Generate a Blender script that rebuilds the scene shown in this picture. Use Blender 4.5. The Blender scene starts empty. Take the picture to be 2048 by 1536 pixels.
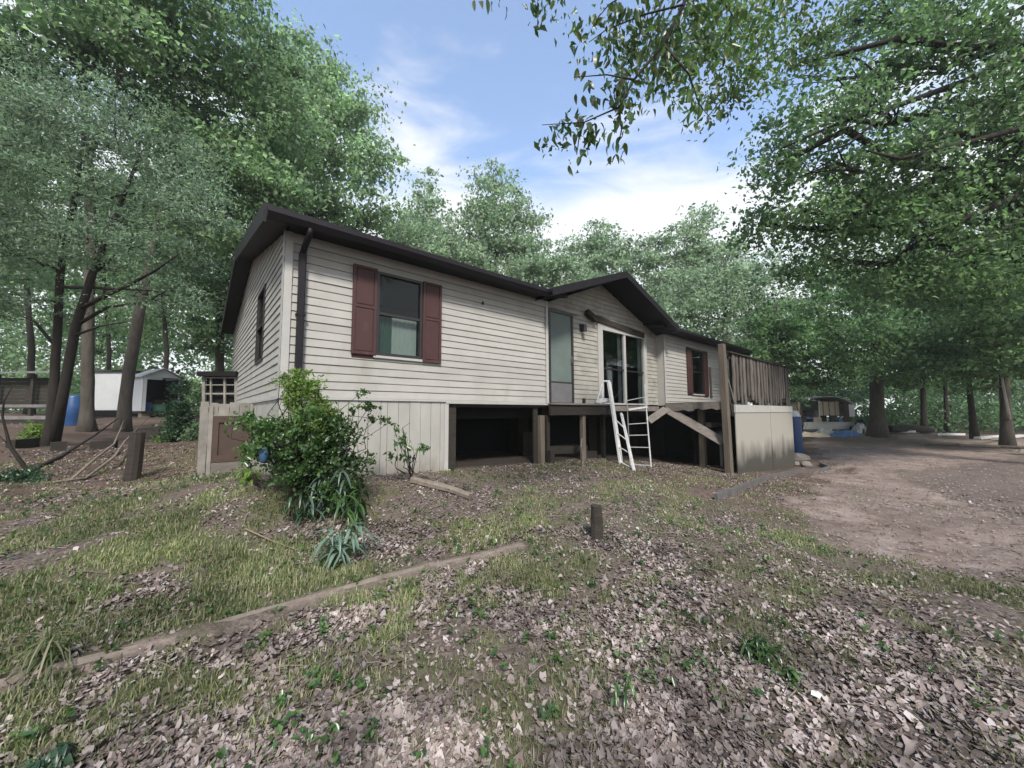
import bpy, bmesh, math, random
import numpy as np
from mathutils import Vector
rng = np.random.default_rng(7)
random.seed(7)
R_ = math.radians
# ------------------------------------------------------------------ camera, world, sun, exposure
SC = bpy.context.scene
COL = SC.collection
F_PX, PITCH, YAW = 749.5, 0.076, 0.706
CAM = np.array([-0.922, -6.008, -0.232])
cam_d = bpy.data.cameras.new('camera')
cam = bpy.data.objects.new('camera', cam_d)
COL.objects.link(cam)
cam_d.sensor_fit = 'HORIZONTAL'
cam_d.sensor_width = 36.0
cam_d.lens = F_PX / 2048 * 36.0
cam_d.clip_start = 0.05
cam_d.clip_end = 2000
cam.location = CAM
cam.rotation_euler = (math.pi / 2 + PITCH, 0.003, -YAW)
SC.camera = cam

SUN_DIR = Vector((-0.42, -0.72, 0.85)).normalized()      # towards the sun
world = bpy.data.worlds.new('World')
SC.world = world
world.use_nodes = True
wt = world.node_tree
for n in list(wt.nodes):
    wt.nodes.remove(n)
def N(t, typ, **kw):
    n = t.nodes.new(typ)
    for k, v in kw.items():
        if k == 'inp':
            for kk, vv in v.items():
                n.inputs[kk].default_value = vv
        else:
            setattr(n, k, v)
    return n
L = wt.links.new
sky = N(wt, 'ShaderNodeTexSky', sky_type='NISHITA', sun_disc=False)
sky.sun_elevation = math.asin(SUN_DIR.z)
sky.sun_rotation = math.atan2(SUN_DIR.x, SUN_DIR.y)
sky.air_density = 1.0; sky.dust_density = .4; sky.ozone_density = 1.3
tc = N(wt, 'ShaderNodeTexCoord')
sep = N(wt, 'ShaderNodeSeparateXYZ'); L(tc.outputs['Generated'], sep.inputs[0])
# project the view direction on a cloud deck so that the streaks flatten out towards the horizon
zz = N(wt, 'ShaderNodeMath', operation='MAXIMUM', inp={1: 0.0}); L(sep.outputs['Z'], zz.inputs[0])
za = N(wt, 'ShaderNodeMath', operation='ADD', inp={1: 0.22}); L(zz.outputs[0], za.inputs[0])
dx = N(wt, 'ShaderNodeMath', operation='DIVIDE'); L(sep.outputs['X'], dx.inputs[0]); L(za.outputs[0], dx.inputs[1])
dy = N(wt, 'ShaderNodeMath', operation='DIVIDE'); L(sep.outputs['Y'], dy.inputs[0]); L(za.outputs[0], dy.inputs[1])
cmb = N(wt, 'ShaderNodeCombineXYZ'); L(dx.outputs[0], cmb.inputs[0]); L(dy.outputs[0], cmb.inputs[1])
mp = N(wt, 'ShaderNodeMapping'); mp.inputs['Rotation'].default_value = (0, 0, 0.55)
mp.inputs['Scale'].default_value = (0.55, 2.5, 1); mp.inputs['Location'].default_value = (0.35, 1.3, 0)
L(cmb.outputs[0], mp.inputs[0])
cn = N(wt, 'ShaderNodeTexNoise', inp={'Scale': 1.7, 'Detail': 9.0, 'Roughness': 0.56, 'Distortion': 0.5}); cvm = N(wt, 'ShaderNodeMapping'); cvm.inputs['Scale'].default_value = (1.3, 1.3, 5.2); cvm.inputs['Rotation'].default_value = (0.10, -0.10, 0); cvm.inputs['Location'].default_value = (2.1, 0.4, 0.3)
L(tc.outputs['Generated'], cvm.inputs[0]); L(cvm.outputs[0], cn.inputs['Vector'])
# more cloud low down, blue overhead
lowr = N(wt, 'ShaderNodeMapRange', inp={'From Min': 0.36, 'From Max': 0.74, 'To Min': 0.36, 'To Max': -0.06}); L(sep.outputs['Z'], lowr.inputs[0])
cs = N(wt, 'ShaderNodeMath', operation='ADD'); L(cn.outputs['Fac'], cs.inputs[0]); L(lowr.outputs[0], cs.inputs[1])
cm = N(wt, 'ShaderNodeMapRange', interpolation_type='SMOOTHSTEP', inp={'From Min': 0.48, 'From Max': 0.80, 'To Min': 0.08, 'To Max': 0.97}); L(cs.outputs[0], cm.inputs[0])
mix = N(wt, 'ShaderNodeMix', data_type='RGBA')
L(cm.outputs[0], mix.inputs['Factor']); L(sky.outputs[0], mix.inputs['A'])
mix.inputs['B'].default_value = (3.1, 3.18, 3.3, 1)
bg = N(wt, 'ShaderNodeBackground', inp={'Strength': 0.084})
L(mix.outputs['Result'], bg.inputs['Color'])
wo = N(wt, 'ShaderNodeOutputWorld'); L(bg.outputs[0], wo.inputs[0])

sd = bpy.data.lights.new('sun', 'SUN')
sd.energy = 1.5; sd.angle = R_(10); sd.color = (1.0, 0.95, 0.88)
sun = bpy.data.objects.new('sun', sd); COL.objects.link(sun)
sun.rotation_euler = SUN_DIR.to_track_quat('Z', 'Y').to_euler()
sun.location = (0, -20, 40)
SC.view_settings.view_transform = 'Standard'
SC.view_settings.look = 'None'
SC.view_settings.gamma = 1.0
SC.view_settings.exposure = 2.05
SC.view_settings.use_curve_mapping = False
SC.cycles.max_bounces = 6
SC.cycles.diffuse_bounces = 3
SC.cycles.glossy_bounces = 2
SC.cycles.transmission_bounces = 4
SC.cycles.transparent_max_bounces = 6
SC.cycles.volume_bounces = 0
SC.cycles.use_denoising = True

# ------------------------------------------------------------------ rays of the photograph -> world
FWD = np.array([math.sin(YAW) * math.cos(PITCH), math.cos(YAW) * math.cos(PITCH), math.sin(PITCH)])
RGT = np.array([math.cos(YAW), -math.sin(YAW), 0.0])
UPV = np.cross(RGT, FWD)
def ray(px, py):
    return (px - 1024) / F_PX * RGT - (py - 768) / F_PX * UPV + FWD
def P(px, py, d):                 # point at depth d
    return CAM + ray(px, py) * d
def PY(px, py, y):                # point on the plane Y = y
    r = ray(px, py); return CAM + r * ((y - CAM[1]) / r[1])
def PX(px, py, x):
    r = ray(px, py); return CAM + r * ((x - CAM[0]) / r[0])

# ------------------------------------------------------------------ noise and terrain
def _hash(ix, iy, seed):
    n = (ix.astype(np.int64) * 374761393 + iy.astype(np.int64) * 668265263 + seed * 1442695041) & 0x7fffffff
    n = ((n ^ (n >> 13)) * 1274126177) & 0x7fffffff
    return ((n ^ (n >> 16)) & 0xffff) / 65535.0
def vnoise(x, y, s, seed=0):
    x = np.asarray(x, float) / s; y = np.asarray(y, float) / s
    ix = np.floor(x); iy = np.floor(y); fx = x - ix; fy = y - iy
    fx = fx * fx * (3 - 2 * fx); fy = fy * fy * (3 - 2 * fy)
    a = _hash(ix, iy, seed); b = _hash(ix + 1, iy, seed); c = _hash(ix, iy + 1, seed); d = _hash(ix + 1, iy + 1, seed)
    return (a * (1 - fx) + b * fx) * (1 - fy) + (c * (1 - fx) + d * fx) * fy

CP = [(-.92, -6.0, -1.86), (0, 0, -1.08), (2.6, 0, -1.30), (5.1, 0, -1.40), (10.62, -1.8, -1.98), (17.1, -1.8, -2.42),
      (8, 1, -1.5), (14, 3, -2.0), (4, 5, -1.2), (1, 8, -0.9), (8, 9, -1.3), (17, 6, -2.1)]
for px, py, d in [(1193, 1080, 4.5), (600, 1100, 4.1), (590, 985, 4.7), (100, 1100, 3.5), (0, 1370, 2.1), (2048, 1400, 2.2),
                  (2000, 1050, 6.0), (1655, 940, 14.0), (285, 829, 21), (100, 884, 10), (300, 886, 12), (265, 957, 7), (20, 850, 18),
                  (400, 955, 6.8), (1640, 866, 31), (1780, 866, 28), (2048, 903, 19), (1900, 872, 30), (1024, 1536, 1.85), (1500, 1250, 2.9),
                  (700, 1300, 2.55), (1240, 935, 7.6), (1350, 1000, 7.0), (1700, 1000, 8.0)]:
    CP.append(tuple(P(px, py, d)))
for k in range(24):
    a = k * math.tau / 24
    x, y = 110 * math.sin(a), 110 * math.cos(a)
    CP.append((x, y, -1.6 + 2.2 * max(0, math.cos(a + 0.5))))
for (x, y, z) in [(-3, -10, -1.9), (4, -10, -2.0), (-10, -6, -1.6), (12, -12, -2.2), (-12, 8, -0.4), (-18, 20, .2), (5, 30, -.6), (30, 12, -2.0), (30, -8, -2.2)]:
    CP.append((x, y, z))
CP = np.array(CP)
_c = 1.2
def _phi(dx, dy):
    return np.sqrt(dx * dx + dy * dy + _c * _c)
_A = _phi(CP[:, None, 0] - CP[None, :, 0], CP[:, None, 1] - CP[None, :, 1]) - 0.35 * np.eye(len(CP))
_zm = -1.5
_Wt = np.linalg.solve(_A, CP[:, 2] - _zm)
def gz(x, y):
    x = np.asarray(x, float); y = np.asarray(y, float)
    sh = x.shape; xf = x.ravel(); yf = y.ravel()
    out = np.empty(xf.shape)
    for i in range(0, len(xf), 40000):
        s = slice(i, i + 40000)
        out[s] = _zm + _phi(xf[s, None] - CP[None, :, 0], yf[s, None] - CP[None, :, 1]) @ _Wt
    rr = np.hypot(xf - CAM[0], yf - CAM[1])
    b = 0.075 * (vnoise(xf, yf, .9, 1) - .5) + 0.035 * (vnoise(xf, yf, .3, 2) - .5) + .02 * (vnoise(xf, yf, .12, 3) - .5)
    out += b * np.clip(rr / 2.5, .5, 1)
    far = np.clip((rr - 130) / 60, 0, 1)
    out = out * (1 - far) + far * -1.5
    return out.reshape(sh)
def G(x, y):
    return float(gz(np.array([x]), np.array([y]))[0])
def hit(px, py):                  # where the ray of a pixel meets the ground
    r = ray(px, py)
    t = np.geomspace(0.8, 120, 2500)
    p = CAM + r[None, :] * t[:, None]
    below = p[:, 2] < gz(p[:, 0], p[:, 1])
    k = int(np.argmax(below)) if below.any() else len(t) - 1
    return p[k]

# ------------------------------------------------------------------ object helpers
def link(o):
    COL.objects.link(o); return o
def tag(o, label=None, cat=None, group=None, kind=None):
    if label: o['label'] = label
    if cat: o['category'] = cat
    if group: o['group'] = group
    if kind: o['kind'] = kind
    return o
def empty(name, loc, label, cat, group=None, rz=0.0):
    o = link(bpy.data.objects.new(name, None))
    o.location = loc; o.rotation_euler = (0, 0, rz); o.empty_display_size = .2
    return tag(o, label, cat, group)
class MB:
    def __init__(s):
        s.v = []; s.f = []
    def quadbox(s, pts):          # 8 points: bottom ring 0-3, top ring 4-7
        b = len(s.v); s.v += [tuple(map(float, p)) for p in pts]
        for f in ((0, 3, 2, 1), (4, 5, 6, 7), (0, 1, 5, 4), (1, 2, 6, 5), (2, 3, 7, 6), (3, 0, 4, 7)):
            s.f.append(tuple(b + i for i in f))
        return s
    def box(s, a, b):
        x0, y0, z0 = a; x1, y1, z1 = b
        return s.quadbox([(x0, y0, z0), (x1, y0, z0), (x1, y1, z0), (x0, y1, z0), (x0, y0, z1), (x1, y0, z1), (x1, y1, z1), (x0, y1, z1)])
    def bar(s, p0, p1, w, t, up=(0, 0, 1)):    # board from p0 to p1, w wide along side, t thick along up
        p0 = np.array(p0, float); p1 = np.array(p1, float); d = p1 - p0; d /= np.linalg.norm(d)
        up = np.array(up, float); sd_ = np.cross(d, up); n = np.linalg.norm(sd_)
        if n < 1e-4: sd_ = np.cross(d, (1, 0, 0)); n = np.linalg.norm(sd_)
        sd_ /= n; u = np.cross(sd_, d)
        a = sd_ * w / 2; b = u * t / 2
        return s.quadbox([p0 - a - b, p0 + a - b, p1 + a - b, p1 - a - b, p0 - a + b, p0 + a + b, p1 + a + b, p1 - a + b])
    def tube(s, pts, rad, seg=8, cap=True, rough=0.0):
        pts = [np.array(p, float) for p in pts]; b0 = len(s.v); n = len(pts)
        if not hasattr(rad, '__len__'): rad = [rad] * n
        ref = np.array([0.31, 0.17, 0.93])
        for i, p in enumerate(pts):
            d = pts[min(i + 1, n - 1)] - pts[max(i - 1, 0)]; d /= (np.linalg.norm(d) + 1e-9)
            a = np.cross(d, ref)
            if np.linalg.norm(a) < .25: a = np.cross(d, (1, 0, 0))
            a /= np.linalg.norm(a); c = np.cross(d, a)
            for k in range(seg):
                t = k * math.tau / seg
                r = rad[i] * (1 + rough * (random.random() - .5))
                s.v.append(tuple(p + r * (math.cos(t) * a + math.sin(t) * c)))
        for i in range(n - 1):
            for k in range(seg):
                k2 = (k + 1) % seg
                s.f.append((b0 + i * seg + k, b0 + i * seg + k2, b0 + (i + 1) * seg + k2, b0 + (i + 1) * seg + k))
        if cap:
            s.f.append(tuple(b0 + k for k in reversed(range(seg))))
            s.f.append(tuple(b0 + (n - 1) * seg + k for k in range(seg)))
        return s
    def poly(s, ring0, ring1):    # prism between two rings of equal count
        b = len(s.v); n = len(ring0)
        s.v += [tuple(map(float, p)) for p in ring0] + [tuple(map(float, p)) for p in ring1]
        s.f.append(tuple(b + i for i in reversed(range(n)))); s.f.append(tuple(b + n + i for i in range(n)))
        for i in range(n):
            j = (i + 1) % n; s.f.append((b + i, b + j, b + n + j, b + n + i))
        return s
    def build(s, name, mat, parent=None, label=None, cat=None, group=None, kind=None, smooth=False, bevel=0, world=False):
        me = bpy.data.meshes.new(name)
        v = np.array(s.v)
        o = bpy.data.objects.new(name, me)
        if parent is not None and world:       # coordinates were given in world space
            off, rz = root_xform(parent)
            v = v - off
            c, sn = math.cos(-rz), math.sin(-rz)
            v = np.stack([v[:, 0] * c - v[:, 1] * sn, v[:, 0] * sn + v[:, 1] * c, v[:, 2]], 1)
        me.from_pydata([tuple(p) for p in v], [], s.f)
        bm = bmesh.new(); bm.from_mesh(me); bmesh.ops.recalc_face_normals(bm, faces=bm.faces)
        if bevel:
            bmesh.ops.bevel(bm, geom=list(bm.edges), offset=bevel, segments=1, affect='EDGES', clamp_overlap=True)
        bm.to_mesh(me); bm.free()
        if smooth: me.polygons.foreach_set('use_smooth', [True] * len(me.polygons))
        me.materials.append(mat)
        link(o)
        if parent is not None: o.parent = parent
        return tag(o, label, cat, group, kind)
def root_xform(o):
    loc = np.zeros(3); rz = 0
    while o is not None:
        if any(o.location) or o.rotation_euler[2]:
            loc = np.array(o.location); rz = o.rotation_euler[2]
        o = o.parent
    return loc, rz
def noise_mesh(name, v, f, mat, parent=None, smooth=False, **kw):
    me = bpy.data.meshes.new(name); me.from_pydata(v, [], f); me.materials.append(mat)
    if smooth: me.polygons.foreach_set('use_smooth', [True] * len(me.polygons))
    o = link(bpy.data.objects.new(name, me))
    if parent is not None: o.parent = parent
    return tag(o, **kw)
def fast_mesh(name, v, tris, mat, parent=None, smooth=False, **kw):
    v = np.ascontiguousarray(v, np.float32); tris = np.ascontiguousarray(tris, np.int32)
    me = bpy.data.meshes.new(name)
    me.vertices.add(len(v)); me.vertices.foreach_set('co', v.ravel())
    k = tris.shape[1]
    me.loops.add(tris.size); me.loops.foreach_set('vertex_index', tris.ravel())
    me.polygons.add(len(tris)); me.polygons.foreach_set('loop_start', np.arange(0, tris.size, k, dtype=np.int32))
    me.polygons.foreach_set('loop_total', np.full(len(tris), k, np.int32))
    if smooth: me.polygons.foreach_set('use_smooth', np.ones(len(tris), bool))
    me.update(calc_edges=True); me.validate()
    me.materials.append(mat)
    o = link(bpy.data.objects.new(name, me))
    if parent is not None: o.parent = parent
    return tag(o, **kw)

# ------------------------------------------------------------------ materials
def mat_base(name):
    m = bpy.data.materials.new(name); m.use_nodes = True
    t = m.node_tree
    b = t.nodes['Principled BSDF']
    return m, t, b
def mat(name, c0, c1=None, scale=6.0, rough=.8, bump=.0, bscale=None, stretch=(1, 1, 1), spec=.3, metal=0.0, stain=None, detail=5.0, island=0.0):
    """two-tone noise colour, bump, optional stain = (colour, scale, threshold, stretch)"""
    m, t, b = mat_base(name); l = t.links.new
    c1 = c1 or tuple(x * .75 for x in c0)
    co = N(t, 'ShaderNodeNewGeometry')
    mp_ = N(t, 'ShaderNodeMapping'); mp_.inputs['Scale'].default_value = stretch; l(co.outputs['Position'], mp_.inputs[0])
    nz = N(t, 'ShaderNodeTexNoise', inp={'Scale': scale, 'Detail': detail, 'Roughness': .62}); l(mp_.outputs[0], nz.inputs['Vector'])
    rp = N(t, 'ShaderNodeMapRange', inp={'From Min': .3, 'From Max': .7}); l(nz.outputs['Fac'], rp.inputs[0])
    mx = N(t, 'ShaderNodeMix', data_type='RGBA'); l(rp.outputs[0], mx.inputs['Factor'])
    mx.inputs['A'].default_value = (*c0, 1); mx.inputs['B'].default_value = (*c1, 1)
    out = mx.outputs['Result']
    if stain:
        sc_, ss, th, st = stain
        m2 = N(t, 'ShaderNodeMapping'); m2.inputs['Scale'].default_value = st; l(co.outputs['Position'], m2.inputs[0])
        n2 = N(t, 'ShaderNodeTexNoise', inp={'Scale': ss, 'Detail': 6.0, 'Roughness': .65}); l(m2.outputs[0], n2.inputs['Vector'])
        r2 = N(t, 'ShaderNodeMapRange', inp={'From Min': th, 'From Max': th + .2, 'To Max': .75}); l(n2.outputs['Fac'], r2.inputs[0])
        x2 = N(t, 'ShaderNodeMix', data_type='RGBA'); l(r2.outputs[0], x2.inputs['Factor']); l(out, x2.inputs['A'])
        x2.inputs['B'].default_value = (*sc_, 1); out = x2.outputs['Result']
    if island:
        oi = N(t, 'ShaderNodeObjectInfo')
        hv = N(t, 'ShaderNodeMapRange', inp={'To Min': 1 - island, 'To Max': 1 + island}); l(oi.outputs['Random'], hv.inputs[0])
        hs = N(t, 'ShaderNodeHueSaturation'); l(hv.outputs[0], hs.inputs['Value']); l(out, hs.inputs['Color']); out = hs.outputs[0]
    l(out, b.inputs['Base Color'])
    b.inputs['Roughness'].default_value = rough; b.inputs['Specular IOR Level'].default_value = spec; b.inputs['Metallic'].default_value = metal
    if bump:
        n3 = N(t, 'ShaderNodeTexNoise', inp={'Scale': bscale or scale * 3, 'Detail': 6.0, 'Roughness': .6}); l(mp_.outputs[0], n3.inputs['Vector'])
        bp = N(t, 'ShaderNodeBump', inp={'Strength': bump, 'Distance': .02}); l(n3.outputs['Fac'], bp.inputs['Height']); l(bp.outputs[0], b.inputs['Normal'])
    return m
def leaf_mat(name, cols, trans=.38, rough=.45, spec=.35, tmul=2.0, clump=.8):
    m, t, b = mat_base(name); l = t.links.new
    g = N(t, 'ShaderNodeNewGeometry')
    cr = N(t, 'ShaderNodeValToRGB'); e = cr.color_ramp.elements
    e[0].position = 0; e[0].color = (*cols[0], 1); e[1].position = 1; e[1].color = (*cols[-1], 1)
    for i, c in enumerate(cols[1:-1]):
        q = e.new((i + 1) / (len(cols) - 1)); q.color = (*c, 1)
    l(g.outputs['Random Per Island'], cr.inputs[0])
    cn_ = N(t, 'ShaderNodeTexNoise', inp={'Scale': clump, 'Detail': 2.0}); l(g.outputs['Position'], cn_.inputs['Vector'])
    cv = N(t, 'ShaderNodeMapRange', inp={'From Min': .32, 'From Max': .68, 'To Min': .50, 'To Max': 1.5}); l(cn_.outputs['Fac'], cv.inputs[0])
    ch = N(t, 'ShaderNodeHueSaturation'); l(cv.outputs[0], ch.inputs['Value']); l(cr.outputs[0], ch.inputs['Color'])
    col = ch.outputs[0] if clump else cr.outputs[0]
    l(col, b.inputs['Base Color'])
    b.inputs['Roughness'].default_value = rough; b.inputs['Specular IOR Level'].default_value = spec
    if trans:
        tr = N(t, 'ShaderNodeBsdfTranslucent')
        mu = N(t, 'ShaderNodeMix', data_type='RGBA', blend_type='MULTIPLY', inp={'Factor': 1.0}); l(col, mu.inputs['A']); mu.inputs['B'].default_value = (tmul, tmul * 1.08, tmul * .85, 1)
        l(mu.outputs['Result'], tr.inputs['Color'])
        ms = N(t, 'ShaderNodeMixShader', inp={0: trans}); l(b.outputs[0], ms.inputs[1]); l(tr.outputs[0], ms.inputs[2])
        l(ms.outputs[0], t.nodes['Material Output'].inputs['Surface'])
    return m
def glass_mat(name, tint=(.8, .85, .85), refl=.02):
    m, t, b = mat_base(name); l = t.links.new
    tr = N(t, 'ShaderNodeBsdfTransparent', inp={'Color': (*tint, 1)})
    gl = N(t, 'ShaderNodeBsdfGlossy', inp={'Roughness': .04})
    lw = N(t, 'ShaderNodeLayerWeight', inp={'Blend': .25})
    mr = N(t, 'ShaderNodeMapRange', inp={'To Min': refl, 'To Max': .22}); l(lw.outputs['Fresnel'], mr.inputs[0])
    ms = N(t, 'ShaderNodeMixShader'); l(mr.outputs[0], ms.inputs[0]); l(tr.outputs[0], ms.inputs[1]); l(gl.outputs[0], ms.inputs[2])
    l(ms.outputs[0], t.nodes['Material Output'].inputs['Surface'])
    return m

M = {}
M['siding'] = mat('cream_siding', (.335, .325, .298), (.29, .28, .255), scale=2.5, rough=.55, bump=.08, bscale=40, stain=((.21, .20, .165), 1.4, .54, (1.0, 1.0, .30)), island=.05)
M['skirt_mud'] = None
M['siding_dirty'] = mat('mildewed_siding', (0.31, 0.297, 0.262), (0.245, 0.232, 0.198), scale=4, rough=.6, bump=.1, bscale=40, stain=((.10, .10, .08), 2.2, .50, (1.0, 1.0, 1.6)), island=.06)
M['trim'] = mat('cream_trim', (0.361, 0.353, 0.331), (0.31, 0.301, 0.28), scale=3, rough=.5, stain=((.27, .25, .22), 3.0, .60, (1, 1, .4)))
M['skirt'] = mat('skirting_metal', (0.329, 0.315, 0.28), (0.28, 0.266, 0.231), scale=3, rough=.5, stain=((.26, .20, .13), 1.5, .56, (1, 1, .5)), island=.04)
M['roof'] = mat('brown_roof_metal', (0.0102, 0.00765, 0.00935), (0.0068, 0.00595, 0.0068), scale=5, rough=.6, spec=.2)
M['soffit'] = mat('brown_soffit', (0.0068, 0.00595, 0.0085), (0.0051, 0.00425, 0.0068), scale=5, rough=.55)
M['gutter'] = mat('brown_gutter', (0.0102, 0.00765, 0.0102), (0.00765, 0.00595, 0.00765), scale=5, rough=.55, spec=.25)
M['shutter'] = mat('maroon_shutter', (0.0578, 0.0255, 0.0238), (0.0467, 0.0213, 0.0204), scale=8, rough=.6, stain=((.11, .06, .06), 5.0, .62, (1, 1, 1)))
M['frame'] = mat('bronze_frame', (0.0122, 0.0104, 0.011), (0.0184, 0.0159, 0.0159), rough=.4, spec=.5)
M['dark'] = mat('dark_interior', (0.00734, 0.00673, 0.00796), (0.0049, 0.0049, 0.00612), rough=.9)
M['wall_back'] = mat('sheathing', (.20, .18, .15), rough=.9)
M['glass'] = glass_mat('window_glass')
M['milk'] = mat('clouded_glass', (.115, .145, .132), (.095, .12, .11), scale=3, rough=.35, spec=.25)
M['green_curtain'] = mat('green_curtain', (.030, .075, .052), (.024, .06, .042), scale=6, rough=.9, stretch=(6, 6, .4))
M['blind'] = mat('window_blind', (.33, .34, .30), (.28, .30, .26), scale=6, rough=.9, stretch=(4, 4, .5))
M['white'] = mat('white_paint', (0.564, 0.564, 0.564), (0.506, 0.506, 0.506), scale=5, rough=.35, spec=.5, stain=((.40, .38, .34), 6.0, .64, (1, 1, 1)))
M['ladder'] = mat('scuffed_white_plastic', (0.51, 0.51, 0.497), (0.399, 0.395, 0.374), scale=9, rough=.5, stain=((.20, .18, .15), 7.0, .57, (1, 1, .6)))
M['grey_plastic'] = mat('greyed_plastic', (.36, .36, .35), (.24, .24, .23), scale=8, rough=.55)
M['off_white'] = mat('off_white', (0.527, 0.518, 0.484), (0.425, 0.408, 0.374), scale=4, rough=.5)
M['old_white'] = mat('flaking_white_board', (.24, .225, .20), (.16, .148, .13), scale=6, rough=.7, stain=((.15, .13, .11), 4.0, .58, (1, 1, .3)), island=.12)
M['wood'] = mat('weathered_wood', (0.144, 0.119, 0.09), (0.0864, 0.0706, 0.054), scale=9, rough=.85, bump=.35, bscale=30, stretch=(1, 1, .12), island=.18)
M['wood_flat'] = mat('weathered_board', (.165, .148, .128), (.10, .088, .076), scale=9, rough=.85, bump=.35, bscale=26, stretch=(.5, .5, 1.5), island=.12)
M['wood_dark'] = mat('dark_wood', (0.0318, 0.0263, 0.0208), (0.0184, 0.0153, 0.0122), scale=9, rough=.9, bump=.35, bscale=30, stretch=(.4, .4, 1.6), island=.2)
M['wood_grey'] = mat('grey_split_boards', (.14, .124, .108), (.050, .040, .034), scale=12, rough=.9, bump=.5, bscale=24, stretch=(1.6, 1.6, .16), stain=((.022, .018, .015), 3.0, .50, (1, 1, .35)), island=.28)
M['brown_panel'] = mat('brown_plywood', (0.0704, 0.0465, 0.0379), (0.0539, 0.0355, 0.0294), scale=5, rough=.75, island=.06)
M['bark'] = mat('grey_bark', (0.0972, 0.0828, 0.0684), (0.0504, 0.0432, 0.036), scale=8, rough=.95, bump=1.0, bscale=9, stretch=(1, 1, .25), stain=((.09, .11, .07), 3.0, .60, (1, 1, .6)))
M['bark_dark'] = mat('dark_bark', (0.0257, 0.0208, 0.0172), (0.0147, 0.0116, 0.00977), scale=8, rough=.95, bump=.9, bscale=12, stretch=(1, 1, .3))
M['stick'] = mat('dead_stick', (0.187, 0.158, 0.13), (0.115, 0.0936, 0.0756), scale=10, rough=.9, bump=.4, bscale=20)
M['blue'] = mat('blue_plastic', (.020, .062, .17), (.016, .048, .13), rough=.4, spec=.4)
M['dull_blue'] = mat('dull_blue_plastic', (.040, .085, .16), (.03, .065, .12), rough=.6)
M['blue_tarp'] = mat('blue_tarp', (.10, .20, .40), (.07, .15, .33), scale=3, rough=.5)
M['green_tote'] = mat('green_plastic', (.07, .18, .12), rough=.45)
M['black'] = mat('black_plastic', (.014, .014, .015), rough=.5)
M['shed'] = mat('white_shed_metal', (0.442, 0.451, 0.459), (0.391, 0.399, 0.408), scale=2, rough=.45)
M['shed_roof'] = mat('pale_shed_roof', (0.425, 0.425, 0.442), (0.323, 0.323, 0.34), scale=2, rough=.4)
M['tan'] = mat('tan_panel', (.52, .44, .34), (.45, .37, .28), scale=3, rough=.6)
M['rock'] = mat('grey_rock', (0.187, 0.17, 0.149), (0.102, 0.0892, 0.0765), scale=6, rough=.95, bump=.6)
M['rubber'] = mat('old_edging', (0.111, 0.102, 0.0978), (0.068, 0.0638, 0.0595), scale=6, rough=.85, bump=.3)
M['tin'] = mat('old_tin', (0.17, 0.162, 0.162), (0.102, 0.0935, 0.085), scale=3, rough=.55)

def mud_mat(name, clean, mud, lo, hi, amp=.7):
    m, t, b = mat_base(name); l = t.links.new
    g = N(t, 'ShaderNodeNewGeometry'); s3 = N(t, 'ShaderNodeSeparateXYZ'); l(g.outputs['Position'], s3.inputs[0])
    mp_ = N(t, 'ShaderNodeMapping'); mp_.inputs['Scale'].default_value = (1, 1, .4); l(g.outputs['Position'], mp_.inputs[0])
    nz = N(t, 'ShaderNodeTexNoise', inp={'Scale': 5.0, 'Detail': 8.0, 'Roughness': .65}); l(mp_.outputs[0], nz.inputs['Vector'])
    ng = N(t, 'ShaderNodeMath', operation='MULTIPLY', inp={1: -1.0}); l(s3.outputs['Z'], ng.inputs[0])
    ad = N(t, 'ShaderNodeMath', operation='MULTIPLY_ADD', inp={1: amp}); l(nz.outputs['Fac'], ad.inputs[0]); l(ng.outputs[0], ad.inputs[2])
    mr = N(t, 'ShaderNodeMapRange', inp={'From Min': lo + amp / 2, 'From Max': hi + amp / 2, 'To Max': .9}); l(ad.outputs[0], mr.inputs[0])
    n2 = N(t, 'ShaderNodeTexNoise', inp={'Scale': 1.7, 'Detail': 6.0, 'Roughness': .6}); l(mp_.outputs[0], n2.inputs['Vector'])
    r2 = N(t, 'ShaderNodeMapRange', inp={'From Min': .35, 'From Max': .7, 'To Min': .82, 'To Max': 1.08}); l(n2.outputs['Fac'], r2.inputs[0])
    oi = N(t, 'ShaderNodeObjectInfo'); r3 = N(t, 'ShaderNodeMapRange', inp={'To Min': .95, 'To Max': 1.05}); l(oi.outputs['Random'], r3.inputs[0])
    mm = N(t, 'ShaderNodeMath', operation='MULTIPLY'); l(r2.outputs[0], mm.inputs[0]); l(r3.outputs[0], mm.inputs[1])
    x = N(t, 'ShaderNodeMix', data_type='RGBA'); l(mr.outputs[0], x.inputs['Factor']); x.inputs['A'].default_value = (*clean, 1); x.inputs['B'].default_value = (*mud, 1)
    hs = N(t, 'ShaderNodeHueSaturation'); l(mm.outputs[0], hs.inputs['Value']); l(x.outputs['Result'], hs.inputs['Color']); l(hs.outputs[0], b.inputs['Base Color'])
    b.inputs['Roughness'].default_value = .5
    return m
M['skirt_mud'] = mud_mat('skirting_mud_splashed', (.325, .315, .285), (.13, .095, .062), .95, 1.55)

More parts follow.
